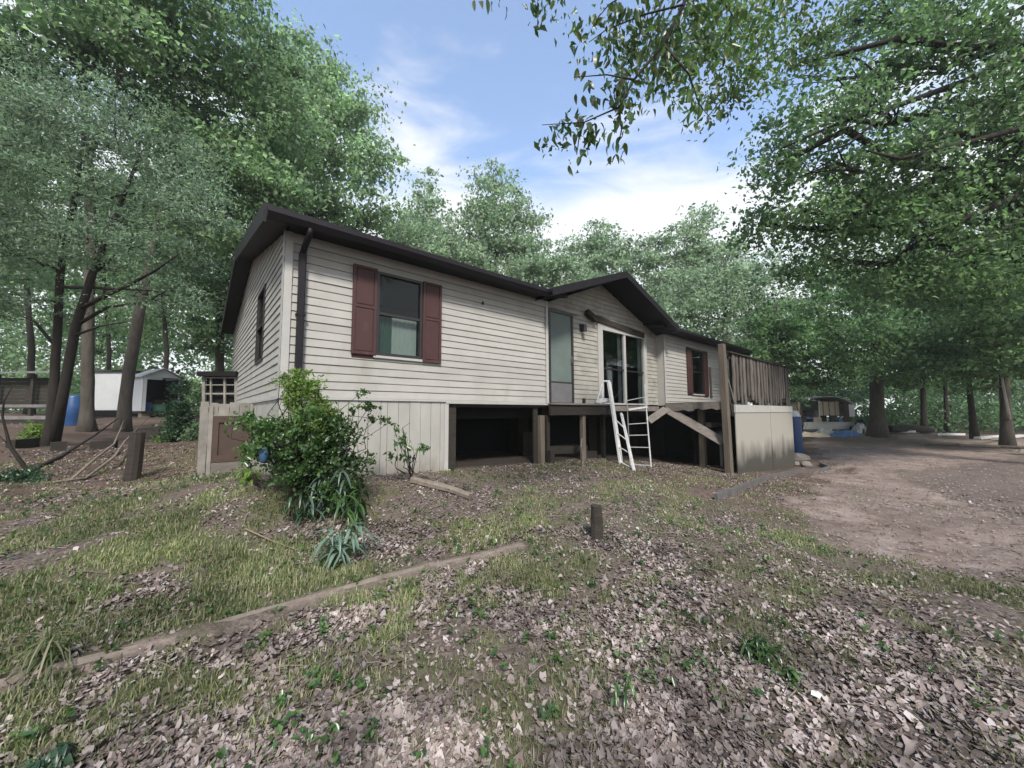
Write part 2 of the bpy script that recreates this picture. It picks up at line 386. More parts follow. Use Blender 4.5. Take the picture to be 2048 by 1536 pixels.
M['leaf_cedar'] = leaf_mat('cedar_leaf', [(0.062, 0.099, 0.065), (0.124, 0.178, 0.121), (0.186, 0.239, 0.166)], trans=.45)
M['leaf_left'] = leaf_mat('left_leaf', [(0.067, 0.117, 0.060), (0.138, 0.213, 0.110), (0.211, 0.295, 0.163), (0.100, 0.162, 0.084)], trans=.45)
M['leaf_mid'] = leaf_mat('mid_leaf', [(0.096, 0.157, 0.086), (0.177, 0.257, 0.145), (0.250, 0.337, 0.199)], trans=.45)
M['leaf_right'] = leaf_mat('right_leaf', [(0.039, 0.079, 0.036), (0.087, 0.149, 0.067), (0.147, 0.229, 0.103), (0.060, 0.111, 0.050)], trans=.45)
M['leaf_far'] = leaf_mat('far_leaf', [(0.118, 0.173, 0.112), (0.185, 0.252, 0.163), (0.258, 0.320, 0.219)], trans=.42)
M['leaf_under'] = leaf_mat('understory_leaf', [(0.049, 0.097, 0.049), (0.081, 0.142, 0.067), (0.116, 0.184, 0.091)], trans=.42)
M['leaf_near'] = leaf_mat('near_leaf', [(0.035, 0.069, 0.024), (0.056, 0.106, 0.031), (0.094, 0.119, 0.034)], trans=.42, rough=.35, spec=.5)
M['leaf_bush'] = leaf_mat('bush_leaf', [(.024, .055, .016), (.048, .098, .028), (.085, .150, .040)], trans=.30, rough=.3, spec=.5)
M['leaf_lime'] = leaf_mat('lime_leaf', [(0.086, 0.136, 0.027), (0.116, 0.170, 0.039), (0.066, 0.112, 0.027)], trans=.35, rough=.4)
M['leaf_blue'] = leaf_mat('bluish_leaf', [(0.076, 0.123, 0.090), (0.116, 0.166, 0.128), (0.052, 0.093, 0.064)], trans=.25, rough=.4, spec=.4)
M['leaf_dark'] = leaf_mat('dark_leaf', [(.022, .050, .026), (.036, .074, .036), (.055, .10, .05)], trans=.3, rough=.35, spec=.5)
M['litter'] = leaf_mat('dead_leaf', [(.085, .064, .055), (.165, .133, .118), (.235, .198, .182), (.115, .088, .076), (.285, .25, .236), (.19, .152, .135), (.068, .050, .042), (.145, .110, .094)], trans=.0, rough=.75, spec=.3, clump=2.5)
M['grass'] = leaf_mat('grass_blade', [(.060, .098, .030), (.105, .142, .048), (.170, .185, .085), (.085, .122, .042), (.27, .245, .16), (.205, .205, .105), (.24, .215, .13)], trans=.35, rough=.5)

# ------------------------------------------------------------------ ground masks
def seg_dist(x, y, pts):
    d = np.full(np.shape(x), 1e9)
    for (ax, ay), (bx, by) in zip(pts[:-1], pts[1:]):
        vx, vy = bx - ax, by - ay
        t = np.clip(((x - ax) * vx + (y - ay) * vy) / (vx * vx + vy * vy), 0, 1)
        d = np.minimum(d, np.hypot(x - ax - t * vx, y - ay - t * vy))
    return d
def inside(x, y, poly):
    r = np.zeros(np.shape(x), bool)
    n = len(poly)
    for i in range(n):
        (ax, ay), (bx, by) = poly[i], poly[(i + 1) % n]
        c = ((ay > y) != (by > y))
        with np.errstate(divide='ignore', invalid='ignore'):
            xi = (bx - ax) * (y - ay) / (by - ay + 1e-12) + ax
        r ^= c & (x < xi)
    return r
def hxy(px, py):
    h_ = hit(px, py); return (h_[0], h_[1])
DRIVE = [hxy(*q) for q in [(1530, 985), (1480, 1020), (1580, 1068), (1780, 1140), (2090, 1205), (2500, 1160), (2500, 940)]] + [hxy(2200, 886), hxy(1800, 869), hxy(1600, 866), hxy(1600, 890), hxy(1650, 935)]
LEAFBAND = [hxy(*q) for q in [(1780, 945), (2100, 910), (2300, 960), (2300, 1060), (2048, 1045), (1900, 1000)]]
def drive_mask(x, y):
    sd_ = seg_dist(x, y, DRIVE + DRIVE[:1]) * np.where(inside(x, y, DRIVE), 1, -1)
    return np.clip((sd_ + 1.3 * (vnoise(x, y, .7, 91) - .5) + .7 * (vnoise(x, y, .2, 92) - .5) - .1) / .7, 0, 1)
BORDER = [hxy(*q) for q in [(-120, 1410), (0, 1368), (300, 1288), (640, 1192), (860, 1132), (1040, 1094)]]
GR = [(150, 1150, 1, .9), (450, 1150, .9, .8), (300, 1250, 1, .5), (650, 1180, .9, .6), (900, 1065, .8, .6), (1050, 1060, .6, .5), (100, 1400, .8, .4), (60, 1300, .9, .4),
      (700, 1265, .9, .35), (1000, 1180, .9, .5), (1250, 1150, .7, .5), (450, 1330, .7, .3), (1240, 1270, .5, .25), (1600, 1085, .6, .6), (1400, 1030, .5, .7),
      (1950, 1180, .7, .6), (1100, 1290, .5, .3), (200, 1060, 1, 1.0), (400, 1040, .7, 1.0), (1200, 1000, .45, .8), (820, 1230, .8, .35), (1300, 1210, .6, .4), (2000, 1300, .5, .3)]
GRW = [(*hxy(a, b), w, s) for a, b, w, s in GR]
def grass_mask(x, y):
    g = np.full(np.shape(x), .30)
    for gx, gy, w, s in GRW:
        g = np.maximum(g, w * np.exp(-((x - gx) ** 2 + (y - gy) ** 2) / (2 * s * s)))
    n = .55 * vnoise(x, y, .55, 11) + .45 * vnoise(x, y, .18, 12)
    g = g * np.clip((n - .28) / .3, 0, 1.4)
    g = g * np.clip((seg_dist(x, y, BORDER) - .04) / .10, .30, 1)
    return np.clip(g, 0, 1) * (1 - .93 * drive_mask(x, y))

# ------------------------------------------------------------------ ground sheet (polar grid round the viewpoint, finer close by)
def build_ground():
    rad = np.concatenate([[0.0], np.geomspace(.5, 14, 215), np.geomspace(14.4, 125, 60)])
    fa = math.atan2(FWD[0], FWD[1])
    ang = np.concatenate([np.linspace(-1.15, 1.15, 420), np.linspace(1.15, math.tau - 1.15, 40)[1:-1]]) + fa
    A, Rr = np.meshgrid(ang, rad)
    X = CAM[0] + Rr * np.sin(A); Y = CAM[1] + Rr * np.cos(A)
    Z = gz(X, Y)
    Z = Z + .030 * np.clip(1 - seg_dist(X, Y, BORDER) / .12, 0, 1)
    dm = drive_mask(X, Y)
    # tyre ruts and little washed steps in the drive
    Z = Z - dm * .02 * (vnoise(X * .5 + Y, Y * .25, .35, 21) > .55)
    na, nr = len(ang), len(rad)
    v = np.stack([X.ravel(), Y.ravel(), Z.ravel()], 1)
    i, j = np.meshgrid(np.arange(nr - 1), np.arange(na), indexing='ij')
    j2 = (j + 1) % na
    q = np.stack([i * na + j, (i + 1) * na + j, (i + 1) * na + j2, i * na + j2], -1).reshape(-1, 4)
    m, t, b = mat_base('ground'); l = t.links.new
    g = N(t, 'ShaderNodeNewGeometry')
    at = {k: N(t, 'ShaderNodeAttribute', attribute_name=k) for k in ('grass', 'drive', 'bare', 'far', 'under_shade')}
    def noise(s, d=6.0, r=.65):
        n = N(t, 'ShaderNodeTexNoise', inp={'Scale': s, 'Detail': d, 'Roughness': r}); l(g.outputs['Position'], n.inputs['Vector']); return n.outputs['Fac']
    def ramp(src, stops):
        cr = N(t, 'ShaderNodeValToRGB'); e = cr.color_ramp.elements
        e[0].position, e[0].color = stops[0][0], (*stops[0][1], 1); e[1].position, e[1].color = stops[-1][0], (*stops[-1][1], 1)
        for p_, c_ in stops[1:-1]:
            q_ = e.new(p_); q_.color = (*c_, 1)
        l(src, cr.inputs[0]); return cr.outputs[0]
    def mixc(f, a, c):
        x = N(t, 'ShaderNodeMix', data_type='RGBA'); l(f, x.inputs['Factor']); l(a, x.inputs['A']); l(c, x.inputs['B']); return x.outputs['Result']
    vor = N(t, 'ShaderNodeTexVoronoi', inp={'Scale': 42.0}); l(g.outputs['Position'], vor.inputs['Vector'])
    sp = N(t, 'ShaderNodeSeparateColor'); l(vor.outputs['Color'], sp.inputs[0])
    lit = ramp(sp.outputs[0], [(0, (.055, .042, .035)), (.4, (.105, .082, .070)), (.75, (.155, .125, .110)), (1, (.20, .168, .152))])
    soil = ramp(noise(7), [(.3, (.055, .041, .033)), (.55, (.105, .081, .068)), (.72, (.155, .125, .108))])
    base = mixc(noise(1.6), lit, soil)
    gcol = ramp(noise(30), [(.3, (.040, .048, .018)), (.55, (.088, .096, .040)), (.75, (.15, .140, .075))])
    base = mixc(at['grass'].outputs['Fac'], base, gcol)
    dcol = ramp(noise(2.2, 9.0, .7), [(.32, (.110, .078, .063)), (.5, (.205, .158, .134)), (.68, (.275, .228, .202))])
    base = mixc(at['drive'].outputs['Fac'], base, dcol)
    bcol = ramp(noise(9), [(.3, (.15, .11, .09)), (.7, (.33, .265, .225))])
    base = mixc(at['bare'].outputs['Fac'], base, bcol)
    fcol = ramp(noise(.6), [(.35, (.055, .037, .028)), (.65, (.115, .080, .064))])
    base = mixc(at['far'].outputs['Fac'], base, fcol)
    shade_rgb = N(t, 'ShaderNodeRGB'); shade_rgb.outputs[0].default_value = (.035, .028, .024, 1)  # soil under the house darkened: crawl-space shade put into the colour
    base = mixc(at['under_shade'].outputs['Fac'], base, shade_rgb.outputs[0])
    l(base, b.inputs['Base Color']); b.inputs['Roughness'].default_value = .95; b.inputs['Specular IOR Level'].default_value = .15
    bp = N(t, 'ShaderNodeBump', inp={'Strength': .9, 'Distance': .03}); l(noise(16, 8.0, .7), bp.inputs['Height']); l(bp.outputs[0], b.inputs['Normal'])
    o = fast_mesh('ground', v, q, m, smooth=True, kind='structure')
    xf, yf = X.ravel(), Y.ravel()
    rr = Rr.ravel()
    dr = dm.ravel() * np.clip(.55 + .9 * (vnoise(xf, yf, 1.1, 31) - .3), 0, 1) * (1 - .75 * inside(xf, yf, LEAFBAND))
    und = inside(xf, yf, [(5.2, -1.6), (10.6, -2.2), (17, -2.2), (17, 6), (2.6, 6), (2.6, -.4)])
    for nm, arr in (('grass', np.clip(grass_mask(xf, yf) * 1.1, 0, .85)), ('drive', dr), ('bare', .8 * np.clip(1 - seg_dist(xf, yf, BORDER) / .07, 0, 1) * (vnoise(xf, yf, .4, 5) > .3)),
                    ('under_shade', np.clip(np.minimum(yf - .05, np.minimum(xf - .1, 17.2 - xf)) / .25, 0, 1) * (yf < 8.6)), ('far', np.clip((rr - 6.5) / 3, 0, .9) * (dm.ravel() < .5) * (1 - .0 * und))):
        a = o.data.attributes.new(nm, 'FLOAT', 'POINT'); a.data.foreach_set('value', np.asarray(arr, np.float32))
    return o
build_ground()

# ------------------------------------------------------------------ the mobile home
L1, L2, L3, W, H = 5.256, 10.70, 17.30, 8.7, 2.35
REC = .25
home = empty('mobile_home', (0, 0, 0), 'cream clapboard mobile home with dark brown metal roof and maroon shutters', 'mobile home')
def rects(u0, u1, z0, z1, ops):
    us = sorted({u0, u1, *[min(max(o[k], u0), u1) for o in ops for k in (0, 1)]}); zs = sorted({z0, z1, *[min(max(o[k], z0), z1) for o in ops for k in (2, 3)]})
    out = []
    for a, b_ in zip(us[:-1], us[1:]):
        for c, d in zip(zs[:-1], zs[1:]):
            um, zm = (a + b_) / 2, (c + d) / 2
            if b_ - a > 1e-4 and d - c > 1e-4 and not any(o[0] < um < o[1] and o[2] < zm < o[3] for o in ops): out.append((a, b_, c, d))
    return out
def make_wall(org, u, n, u0, u1, z0, z1, ops, pitch=.1225, top=None, m='siding', name='wall'):
    """clapboard wall: sheathing with openings, each lap board a part. top(uc) gives the slope limit."""
    org = np.array(org, float); u = np.array(u, float); n = np.array(n, float)
    q = lambda uu, nn, zz_: org + u * uu + n * nn + np.array([0, 0, zz_])
    b = MB()
    for a, e, c, d in rects(u0, u1, z0, z1, ops):
        b.quadbox([q(a, -.06, c), q(e, -.06, c), q(e, -.003, c), q(a, -.003, c), q(a, -.06, d), q(e, -.06, d), q(e, -.003, d), q(a, -.003, d)])
    if top:
        (ua, za), (ub, zb), (uc, zc) = top
        b.poly([q(ua, -.06, za), q(ub, -.06, zb), q(uc, -.06, zc)], [q(ua, -.003, za), q(ub, -.003, zb), q(uc, -.003, zc)])
    wall = b.build(name, M['wall_back'], home)
    z = z0
    ztop = z1 if not top else top[1][1]
    while z < ztop - .02:
        zt = min(z + pitch, ztop)
        a0, a1 = u0, u1; cut0 = cut1 = 0.0
        if top and zt > z1 + .001:
            (ua, za), (ub, zb), (uc, zc) = top
            f = max(0, min(1, (z - za) / (zb - za))); f2 = max(0, min(1, (zt - za) / (zb - za))); a0 = ua + (ub - ua) * f; a1 = uc + (ub - uc) * f; cut0 = (ub - ua) * (f2 - f); cut1 = (ub - uc) * (f2 - f)
            if a1 - a0 < .15: break
        segs = [(a0, a1)]
        for o in ops:
            if o[2] - .02 < (z + zt) / 2 < o[3] + .02:
                ns = []
                for s0, s1 in segs:
                    if o[1] <= s0 or o[0] >= s1: ns.append((s0, s1))
                    else:
                        if o[0] > s0 + .02: ns.append((s0, o[0]))
                        if o[1] < s1 - .02: ns.append((o[1], s1))
                segs = ns
        for s0, s1 in segs:
            k = max(1, int((s1 - s0) / (.55 if not cut0 else 1.2))); bb = MB(); pts = []
            for i in range(k + 1):
                uu = s0 + (s1 - s0) * i / k
                w1 = random.gauss(0, .0022); w2 = random.gauss(0, .0018)
                ut = uu + (cut0 if i == 0 else cut1 if i == k else 0)
                pts.append([q(uu, -.002, z), q(uu, .0185 + w1, z + w2), q(ut, .004 + w1 * .3, zt + w2 * .5 - .004), q(ut, -.002, zt)])
            for pp in pts: bb.v += [tuple(x) for x in pp]
            for i in range(k):
                for e in range(4):
                    e2 = (e + 1) % 4; bb.f.append((i * 4 + e, i * 4 + e2, i * 4 + 4 + e2, i * 4 + 4 + e))
            bb.f += [(3, 2, 1, 0), tuple(k * 4 + e for e in range(4))]
            bb.build('siding_board', M[m], wall)
        z += pitch
    return wall

def bx(name, a, b, m, parent=home, **kw):
    return MB().box(a, b).build(name, M[m], parent, **kw)

WIN1 = (1.29, 2.10, .70, 2.09)
WIN2 = (12.66, 13.61, .42, 2.04)
GWIN = (1.83, 2.78, .70, 2.08)
DOOR = (5.57, 6.47, 0.0, 2.29)
SLID = (7.62, 9.95, -.02, 2.13)
TOPB = 2.21                        # clapboards end under a plain frieze
make_wall((0, 0, 0), (1, 0, 0), (0, -1, 0), 0, L1, 0, TOPB, [WIN1])
RIDGE = H + .93
make_wall((0, 0, 0), (0, 1, 0), (-1, 0, 0), 0, W, 0, H, [GWIN], top=((-.05, H), (W / 2, RIDGE + .02), (W + .05, H)))
make_wall((0, REC, 0), (1, 0, 0), (0, -1, 0), L1, L2, 0, 2.20, [DOOR, SLID], top=((L1 - .3, 2.20), (7.763, 3.37), (L2 + .3, 2.20)), m='siding_dirty')
make_wall((0, 0, 0), (1, 0, 0), (0, -1, 0), L2, L3, 0, TOPB, [WIN2], m='siding')
bx('frieze_board', (0, -.022, TOPB), (L1, .02, H), 'trim'); bx('frieze_board', (L2, -.022, TOPB), (L3, .02, H), 'trim')
bx('return_wall', (L2 - .02, .0, -.02), (L2, REC, H), 'siding'); bx('return_wall', (L1, .0, -.02), (L1 + .02, REC, H), 'siding')
bx('corner_trim', (-.024, -.036, -.03), (.075, -.030, H), 'trim'); bx('corner_trim', (-.036, -.036, -.03), (-.030, .085, H + .02), 'trim')
bx('corner_trim', (L1 - .055, -.036, -.03), (L1 + .028, -.0295, H), 'trim'); bx('corner_trim', (L2 - .028, -.036, -.03), (L2 + .06, -.0295, H), 'trim')
bx('starter_strip', (.08, -.027, -.035), (L1 - .06, .0, -.002), 'trim'); bx('starter_strip', (-.027, .09, -.035), (0, W, -.002), 'trim')
# rear / right walls, floor and dark rooms behind the glass
bx('rear_wall', (0, W, -.05), (L3, W + .06, H), 'siding'); bx('end_wall', (L3, .0, -.05), (L3 + .06, W, H), 'siding')
bx('floor', (.02, .30, -.12), (L3, W - .02, -.04), 'wood_dark')
bx('floor', (.02, .02, -.12), (L1, .28, -.04), 'wood_dark'); bx('floor', (L2, .02, -.12), (L3, .28, -.04), 'wood_dark')
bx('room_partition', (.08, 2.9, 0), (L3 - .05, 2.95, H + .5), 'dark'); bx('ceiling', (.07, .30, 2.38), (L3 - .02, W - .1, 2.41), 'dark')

# roof: slabs, ribs, fascia, soffits
OX, OY, ZE = -.30, -.35, 2.46
def slope_slab(x0, x1, y0, z0, y1, z1, t=.05):
    return MB().quadbox([(x0, y0, z0 - t), (x1, y0, z0 - t), (x1, y1, z1 - t), (x0, y1, z1 - t), (x0, y0, z0), (x1, y0, z0), (x1, y1, z1), (x0, y1, z1)])
YR, ZR = W / 2, 2.46 + .97
X1R = L3 + .3
GX0, GXM, GX1, GZ = 4.98, 7.763, 10.52, 3.51
roof_parts = []
rf = slope_slab(OX, GX0 + .6, OY - .03, ZE, YR, ZR).build('roof', M['roof'], home)
rf2 = slope_slab(GX1 - .6, X1R, OY - .03, ZE, YR, ZR).build('roof', M['roof'], home)
rb = slope_slab(OX, X1R, YR, ZR, W + .35, ZE).build('roof', M['roof'], home)
sl = (ZR - ZE) / (YR - OY)
def ribs(x0, x1, par, y0=OY - .05):
    x = x0
    while x < x1:
        xr = x + random.uniform(-.004, .004)
        MB().quadbox([(xr, y0, ZE), (xr + .06, y0, ZE), (xr + .06, YR, ZR), (xr, YR, ZR), (xr + .015, y0, ZE + .03), (xr + .045, y0, ZE + .03), (xr + .045, YR, ZR + .03), (xr + .015, YR, ZR + .03)]).build('roof_rib', M['roof'], par)
        x += .228
ribs(OX + .02, GX0 - .06, rf); ribs(GX1 + .1, X1R - .07, rf2)
def rake(x, t=.035):
    b = MB()
    for (ya, za, yb, zb) in ((OY - .02, ZE, YR, ZR), (YR, ZR, W + .37, ZE)):
        b.quadbox([(x, ya, za - .21), (x + t, ya, za - .21), (x + t, yb, zb - .21), (x, yb, zb - .21), (x, ya, za + .045), (x + t, ya, za + .045), (x + t, yb, zb + .045), (x, yb, zb + .045)])
    return b.build('rake_fascia', M['gutter'], home)
rake(OX - .036); rake(X1R + .001)
b = MB()
for (ya, za, yb, zb) in ((OY, ZE - .10, YR, ZR - .10), (YR, ZR - .10, W + .35, ZE - .10)):
    b.quadbox([(OX, ya, za - .03), (.0, ya, za - .03), (.0, yb, zb - .03), (OX, yb, zb - .03), (OX, ya, za), (.0, ya, za), (.0, yb, zb), (OX, yb, zb)])
b.build('soffit', M['soffit'], home)
bx('soffit', (0.002, OY, H + .002), (GX0 + .15, .0, H + .02), 'soffit'); bx('soffit', (GX1 - .1, OY, H + .002), (X1R, .0, H + .02), 'soffit')
def gutter(x0, x1):
    b = MB()
    pr = [(-.35, 2.30), (-.43, 2.30), (-.475, 2.37), (-.475, 2.445), (-.455, 2.445), (-.455, 2.38), (-.42, 2.32), (-.37, 2.32), (-.37, 2.44), (-.35, 2.44)]
    b.poly([(x0, y, z) for y, z in pr], [(x1, y, z) for y, z in pr]); return b.build('gutter', M['gutter'], home)
gutter(OX, GX0 - .02); gutter(GX1 + .02, X1R)
# entry gable over the recess: two slabs, raking fascia, dark soffit
gy0 = OY - .20
zf = 2.36
for s, (xa, za, xb, zb) in enumerate(((GX0 - .10, zf + .07, GXM, GZ), (GXM, GZ, GX1 + .10, zf + .07))):
    MB().quadbox([(xa, gy0, za - .06), (xb, gy0, zb - .06), (xb, YR, zb - .06), (xa, YR, za - .06), (xa, gy0, za), (xb, gy0, zb), (xb, YR, zb), (xa, YR, za)]).build('gable_roof', M['roof'], home)
    MB().quadbox([(xa, gy0 - .03, za - .15), (xb, gy0 - .03, zb - .15), (xb, gy0 - .002, zb - .15), (xa, gy0 - .002, za - .15),
                  (xa, gy0 - .03, za + .03), (xb, gy0 - .03, zb + .03), (xb, gy0 - .002, zb + .03), (xa, gy0 - .002, za + .03)]).build('rake_fascia', M['gutter'], home)
    MB().quadbox([(xa, gy0, za - .14), (xb, gy0, zb - .14), (xb, REC - .06, zb - .14), (xa, REC - .06, za - .14),
                  (xa, gy0, za - .11), (xb, gy0, zb - .11), (xb, REC - .06, zb - .11), (xa, REC - .06, za - .11)]).build('soffit', M['soffit'], home)
# downspout with elbow at the corner
MB().tube([(.21, -.40, 2.32), (.21, -.36, 2.24), (.20, -.12, 2.14), (.19, -.075, 2.05)], .042, 8).build('downspout_elbow', M['gutter'], home, smooth=True)
bx('downspout', (.145, -.115, .06), (.235, -.035, 2.07), 'gutter', bevel=.012)
bx('downspout_strap', (.13, -.120, 1.15), (.25, -.03, 1.18), 'gutter')

# windows
def window(op, org, u, n, curtain=None, sash=.5):
    org = np.array(org, float); u = np.array(u, float); n = np.array(n, float)
    q = lambda uu, nn, zz_: org + u * uu + n * nn + np.array([0, 0, zz_])
    def rb_(b, a, e, c, d, n0, n1):
        return b.quadbox([q(a, n0, c), q(e, n0, c), q(e, n1, c), q(a, n1, c), q(a, n0, d), q(e, n0, d), q(e, n1, d), q(a, n1, d)])
    a, e, c, d = op
    b = MB(); w = .045
    rb_(b, a, a + w, c, d, -.06, .034); rb_(b, e - w, e, c, d, -.06, .034); rb_(b, a + w, e - w, c, c + w, -.06, .034); rb_(b, a + w, e - w, d - w, d, -.06, .034)
    win = b.build('window', M['frame'], home)
    zm = c + (d - c) * sash
    rb_(MB(), a + w, e - w, zm - .022, zm + .022, -.04, .022).build('meeting_rail', M['frame'], win)
    rb_(MB(), a + w, e - w, zm + .022, d - w, -.012, -.006).build('pane', M['glass'], win)
    rb_(MB(), a + w, e - w, c + w, zm - .022, -.030, -.024).build('pane', M['glass'], win)
    if curtain:
        for (f0, f1, m, dep) in curtain:
            b = MB(); k = 12; z0, z1 = c + w, zm
            for i in range(k):
                t0 = a + w + (e - a - 2 * w) * (f0 + (f1 - f0) * i / k); t1 = a + w + (e - a - 2 * w) * (f0 + (f1 - f0) * (i + 1) / k)
                o0 = dep + .008 * (i % 2); rb_(b, t0, t1, z0, z1, -o0 - .01, -o0)
            b.build('curtain', M[m], win)
    return win
FX = dict(org=(0, 0, 0), u=(1, 0, 0), n=(0, -1, 0))
window(WIN1, curtain=[(0, .36, 'green_curtain', .075), (.36, 1.0, 'blind', .10)], **FX)
window(WIN2, curtain=[(0, .0001, 'dark', .2)], **FX)
window(GWIN, (0, 0, 0), (0, 1, 0), (-1, 0, 0))
bx('window_sill', (1.25, -.05, .655), (2.14, -.018, .695), 'trim'); bx('window_sill', (12.6, -.05, .37), (13.67, -.018, .415), 'trim')
def shutter(x0, x1, z0, z1, faded=False):
    s = MB().box((x0, -.045, z0), (x1, -.022, z1)).build('shutter', M['shutter'], home, bevel=.004)
    w = .045; zm = z0 + (z1 - z0) * .54
    for a, b_ in ((z0 + w, zm - w / 2), (zm + w / 2, z1 - w)):
        f = MB()
        f.box((x0, -.058, a - w), (x0 + w, -.0455, b_ + w)) if False else None
        f.box((x0 + w + .012, -.054, a + .012), (x1 - w - .012, -.0455, b_ - .012)).build('raised_panel', M['shutter'], s, bevel=.006)
    for (a, b_, c, d) in ((x0, x0 + w, z0, z1), (x1 - w, x1, z0, z1)):
        MB().box((a, -.060, c), (b_, -.0455, d)).build('stile', M['shutter'], s)
    for (c, d) in ((z0, z0 + w), (zm - w / 2, zm + w / 2), (z1 - w, z1)):
        MB().box((x0 + w, -.058, c), (x1 - w, -.0455, d)).build('rail', M['shutter'], s)
    return s
shutter(.905, 1.285, .69, 2.11); shutter(2.105, 2.47, .655, 2.10)
shutter(12.27, 12.655, .40, 2.06); shutter(13.615, 13.98, .36, 2.05)
# paint ghost below the big window's shutters
bx('bare_patch', (.92, -.024, .635), (1.27, -.020, .685), 'shutter')
# storm door
x0, x1, z0, z1 = DOOR
yR = REC
dr = MB().box((x0, yR - .035, z0), (x0 + .06, yR + .05, z1)).box((x1 - .07, yR - .035, z0), (x1, yR + .05, z1)).box((x0 + .06, yR - .035, z1 - .06), (x1 - .07, yR + .05, z1)).build('storm_door', M['frame'], home)
MB().box((x0 + .06, yR - .012, .52), (x1 - .07, yR - .004, z1 - .06)).build('pane', M['milk'], dr)
MB().box((x0 + .06, yR - .02, z0 + .01), (x1 - .07, yR + .01, .50)).build('kick_panel', mat('grey_kick_panel', (.13, .125, .13), (.10, .095, .10), rough=.5), dr)
MB().box((x0 + .06, yR - .028, .495), (x1 - .07, yR - .003, .525)).build('door_rail', M['frame'], dr)
MB().tube([(6.36, yR - .06, 1.18), (6.36, yR - .07, 1.1), (6.36, yR - .06, 1.02)], .012, 6).build('door_handle', M['tin'], dr)
# sliding patio door
x0, x1, z0, z1 = SLID
sdoor = MB()
w = .13
sdoor.box((x0 - .12, yR - .045, z0), (x0 + .10, yR + .05, z1 + .10)).box((x1 - .09, yR - .045, z0), (x1 + .08, yR + .05, z1 + .10)).box((x0 + .10, yR - .045, z1 - .06), (x1 - .09, yR + .05, z1 + .10)).box((x0 + .10, yR - .045, z0), (x1 - .09, yR + .05, z0 + .05))
sdoor = sdoor.build('sliding_door', M['trim'], home)
xm = 8.82
MB().box((xm - .05, yR - .030, z0 + .05), (xm + .05, yR + .04, z1 - .06)).build('mullion', M['trim'], sdoor)
for a, b_ in ((x0 + .10, xm - .05), (xm + .05, x1 - .09)):
    MB().box((a, yR + .005, z0 + .05), (b_, yR + .011, z1 - .06)).build('pane', M['glass'], sdoor)
    MB().box((a, yR - .012, .98), (b_, yR + .003, 1.02)).build('screen_rail', M['frame'], sdoor)
    MB().box((b_ - .20, yR + .06, z0 + .05), (b_ - .04, yR + .08, z1 - .07)).build('curtain', mat('grey_drape', (.09, .09, .09), rough=.9), sdoor)
# loose dark board hanging above the patio door
MB().bar(PY(1178, 632, REC - .06), PY(1288, 672, REC - .06), .05, .16).build('loose_board', M['wood_dark'], home)
MB().bar(PY(1174, 624, REC - .10), PY(1192, 640, REC - .10), .12, .14).build('loose_board', M['wood_dark'], home)
# porch light
pl = MB().box((6.74, REC - .04, 1.90), (6.86, REC - .02, 2.10)).build('porch_light', M['black'], home)
MB().tube([(6.80, REC - .04, 2.05), (6.80, REC - .12, 2.07), (6.80, REC - .14, 2.02)], .014, 6).build('bracket', M['black'], pl)
MB().tube([(6.80, REC - .14, 2.06), (6.80, REC - .14, 2.02), (6.80, REC - .14, 1.88)], [.03, .055, .06], 8).build('lamp_shade', M['black'], pl)
bx('utility_hook', (3.40, -.035, 1.93), (3.44, -.012, 1.99), 'black')
# skirting of vertical metal boards
x = .0
while x < 2.60:
    wd = random.choice((.11, .15, .19, .20)); xe = min(x + wd, 2.61)
    j = random.uniform(0, .006)
    MB().box((x + .004, .002 - j, G(x, 0) - .12), (xe - .004, .025, -.036)).build('skirting_board', M['skirt_mud'], home)
    x = xe
y = .03
while y < W:
    ye = min(y + random.choice((.15, .2, .24)), W)
    MB().box((.002 - random.uniform(0, .006), y + .004, G(0, y) - .12), (.025, ye - .004, -.036)).build('skirting_board', M['skirt_mud'], home)
    y = ye
bx('skirting_backing', (.03, .027, -1.7), (2.60, .05, -.04), 'skirt'); bx('skirting_backing', (.027, .06, -1.7), (.05, W, -.04), 'skirt')
bx('corner_trim', (-.012, -.016, -1.35), (.05, -.006, -.037), 'trim')
bx('opening_trim', (2.60, -.03, -.035 - .03), (L1, .03, -.036), 'trim'); bx('opening_trim', (2.58, -.02, -1.45), (2.66, .0, -.066), 'trim')
# dark crawl space: skirting, sheet of painted shade, frame joists, block piers, leftover panels
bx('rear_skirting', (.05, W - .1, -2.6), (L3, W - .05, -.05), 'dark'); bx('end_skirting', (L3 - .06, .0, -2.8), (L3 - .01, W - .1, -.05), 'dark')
bx('crawl_shade_sheet', (2.7, 2.2, -2.2), (L3 - .1, 2.25, -.13), 'dark')  # near-black sheet, the shade under the floor is put into its colour
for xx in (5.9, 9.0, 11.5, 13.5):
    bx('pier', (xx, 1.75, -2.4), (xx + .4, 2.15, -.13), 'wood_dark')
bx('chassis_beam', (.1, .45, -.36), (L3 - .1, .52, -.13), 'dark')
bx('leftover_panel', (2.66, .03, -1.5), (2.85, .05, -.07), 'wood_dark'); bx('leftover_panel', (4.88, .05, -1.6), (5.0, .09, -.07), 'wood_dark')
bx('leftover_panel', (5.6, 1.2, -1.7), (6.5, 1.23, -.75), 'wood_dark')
bx('leftover_panel', (6.85, 1.3, -1.8), (7.9, 1.33, -1.15), 'wood_dark')

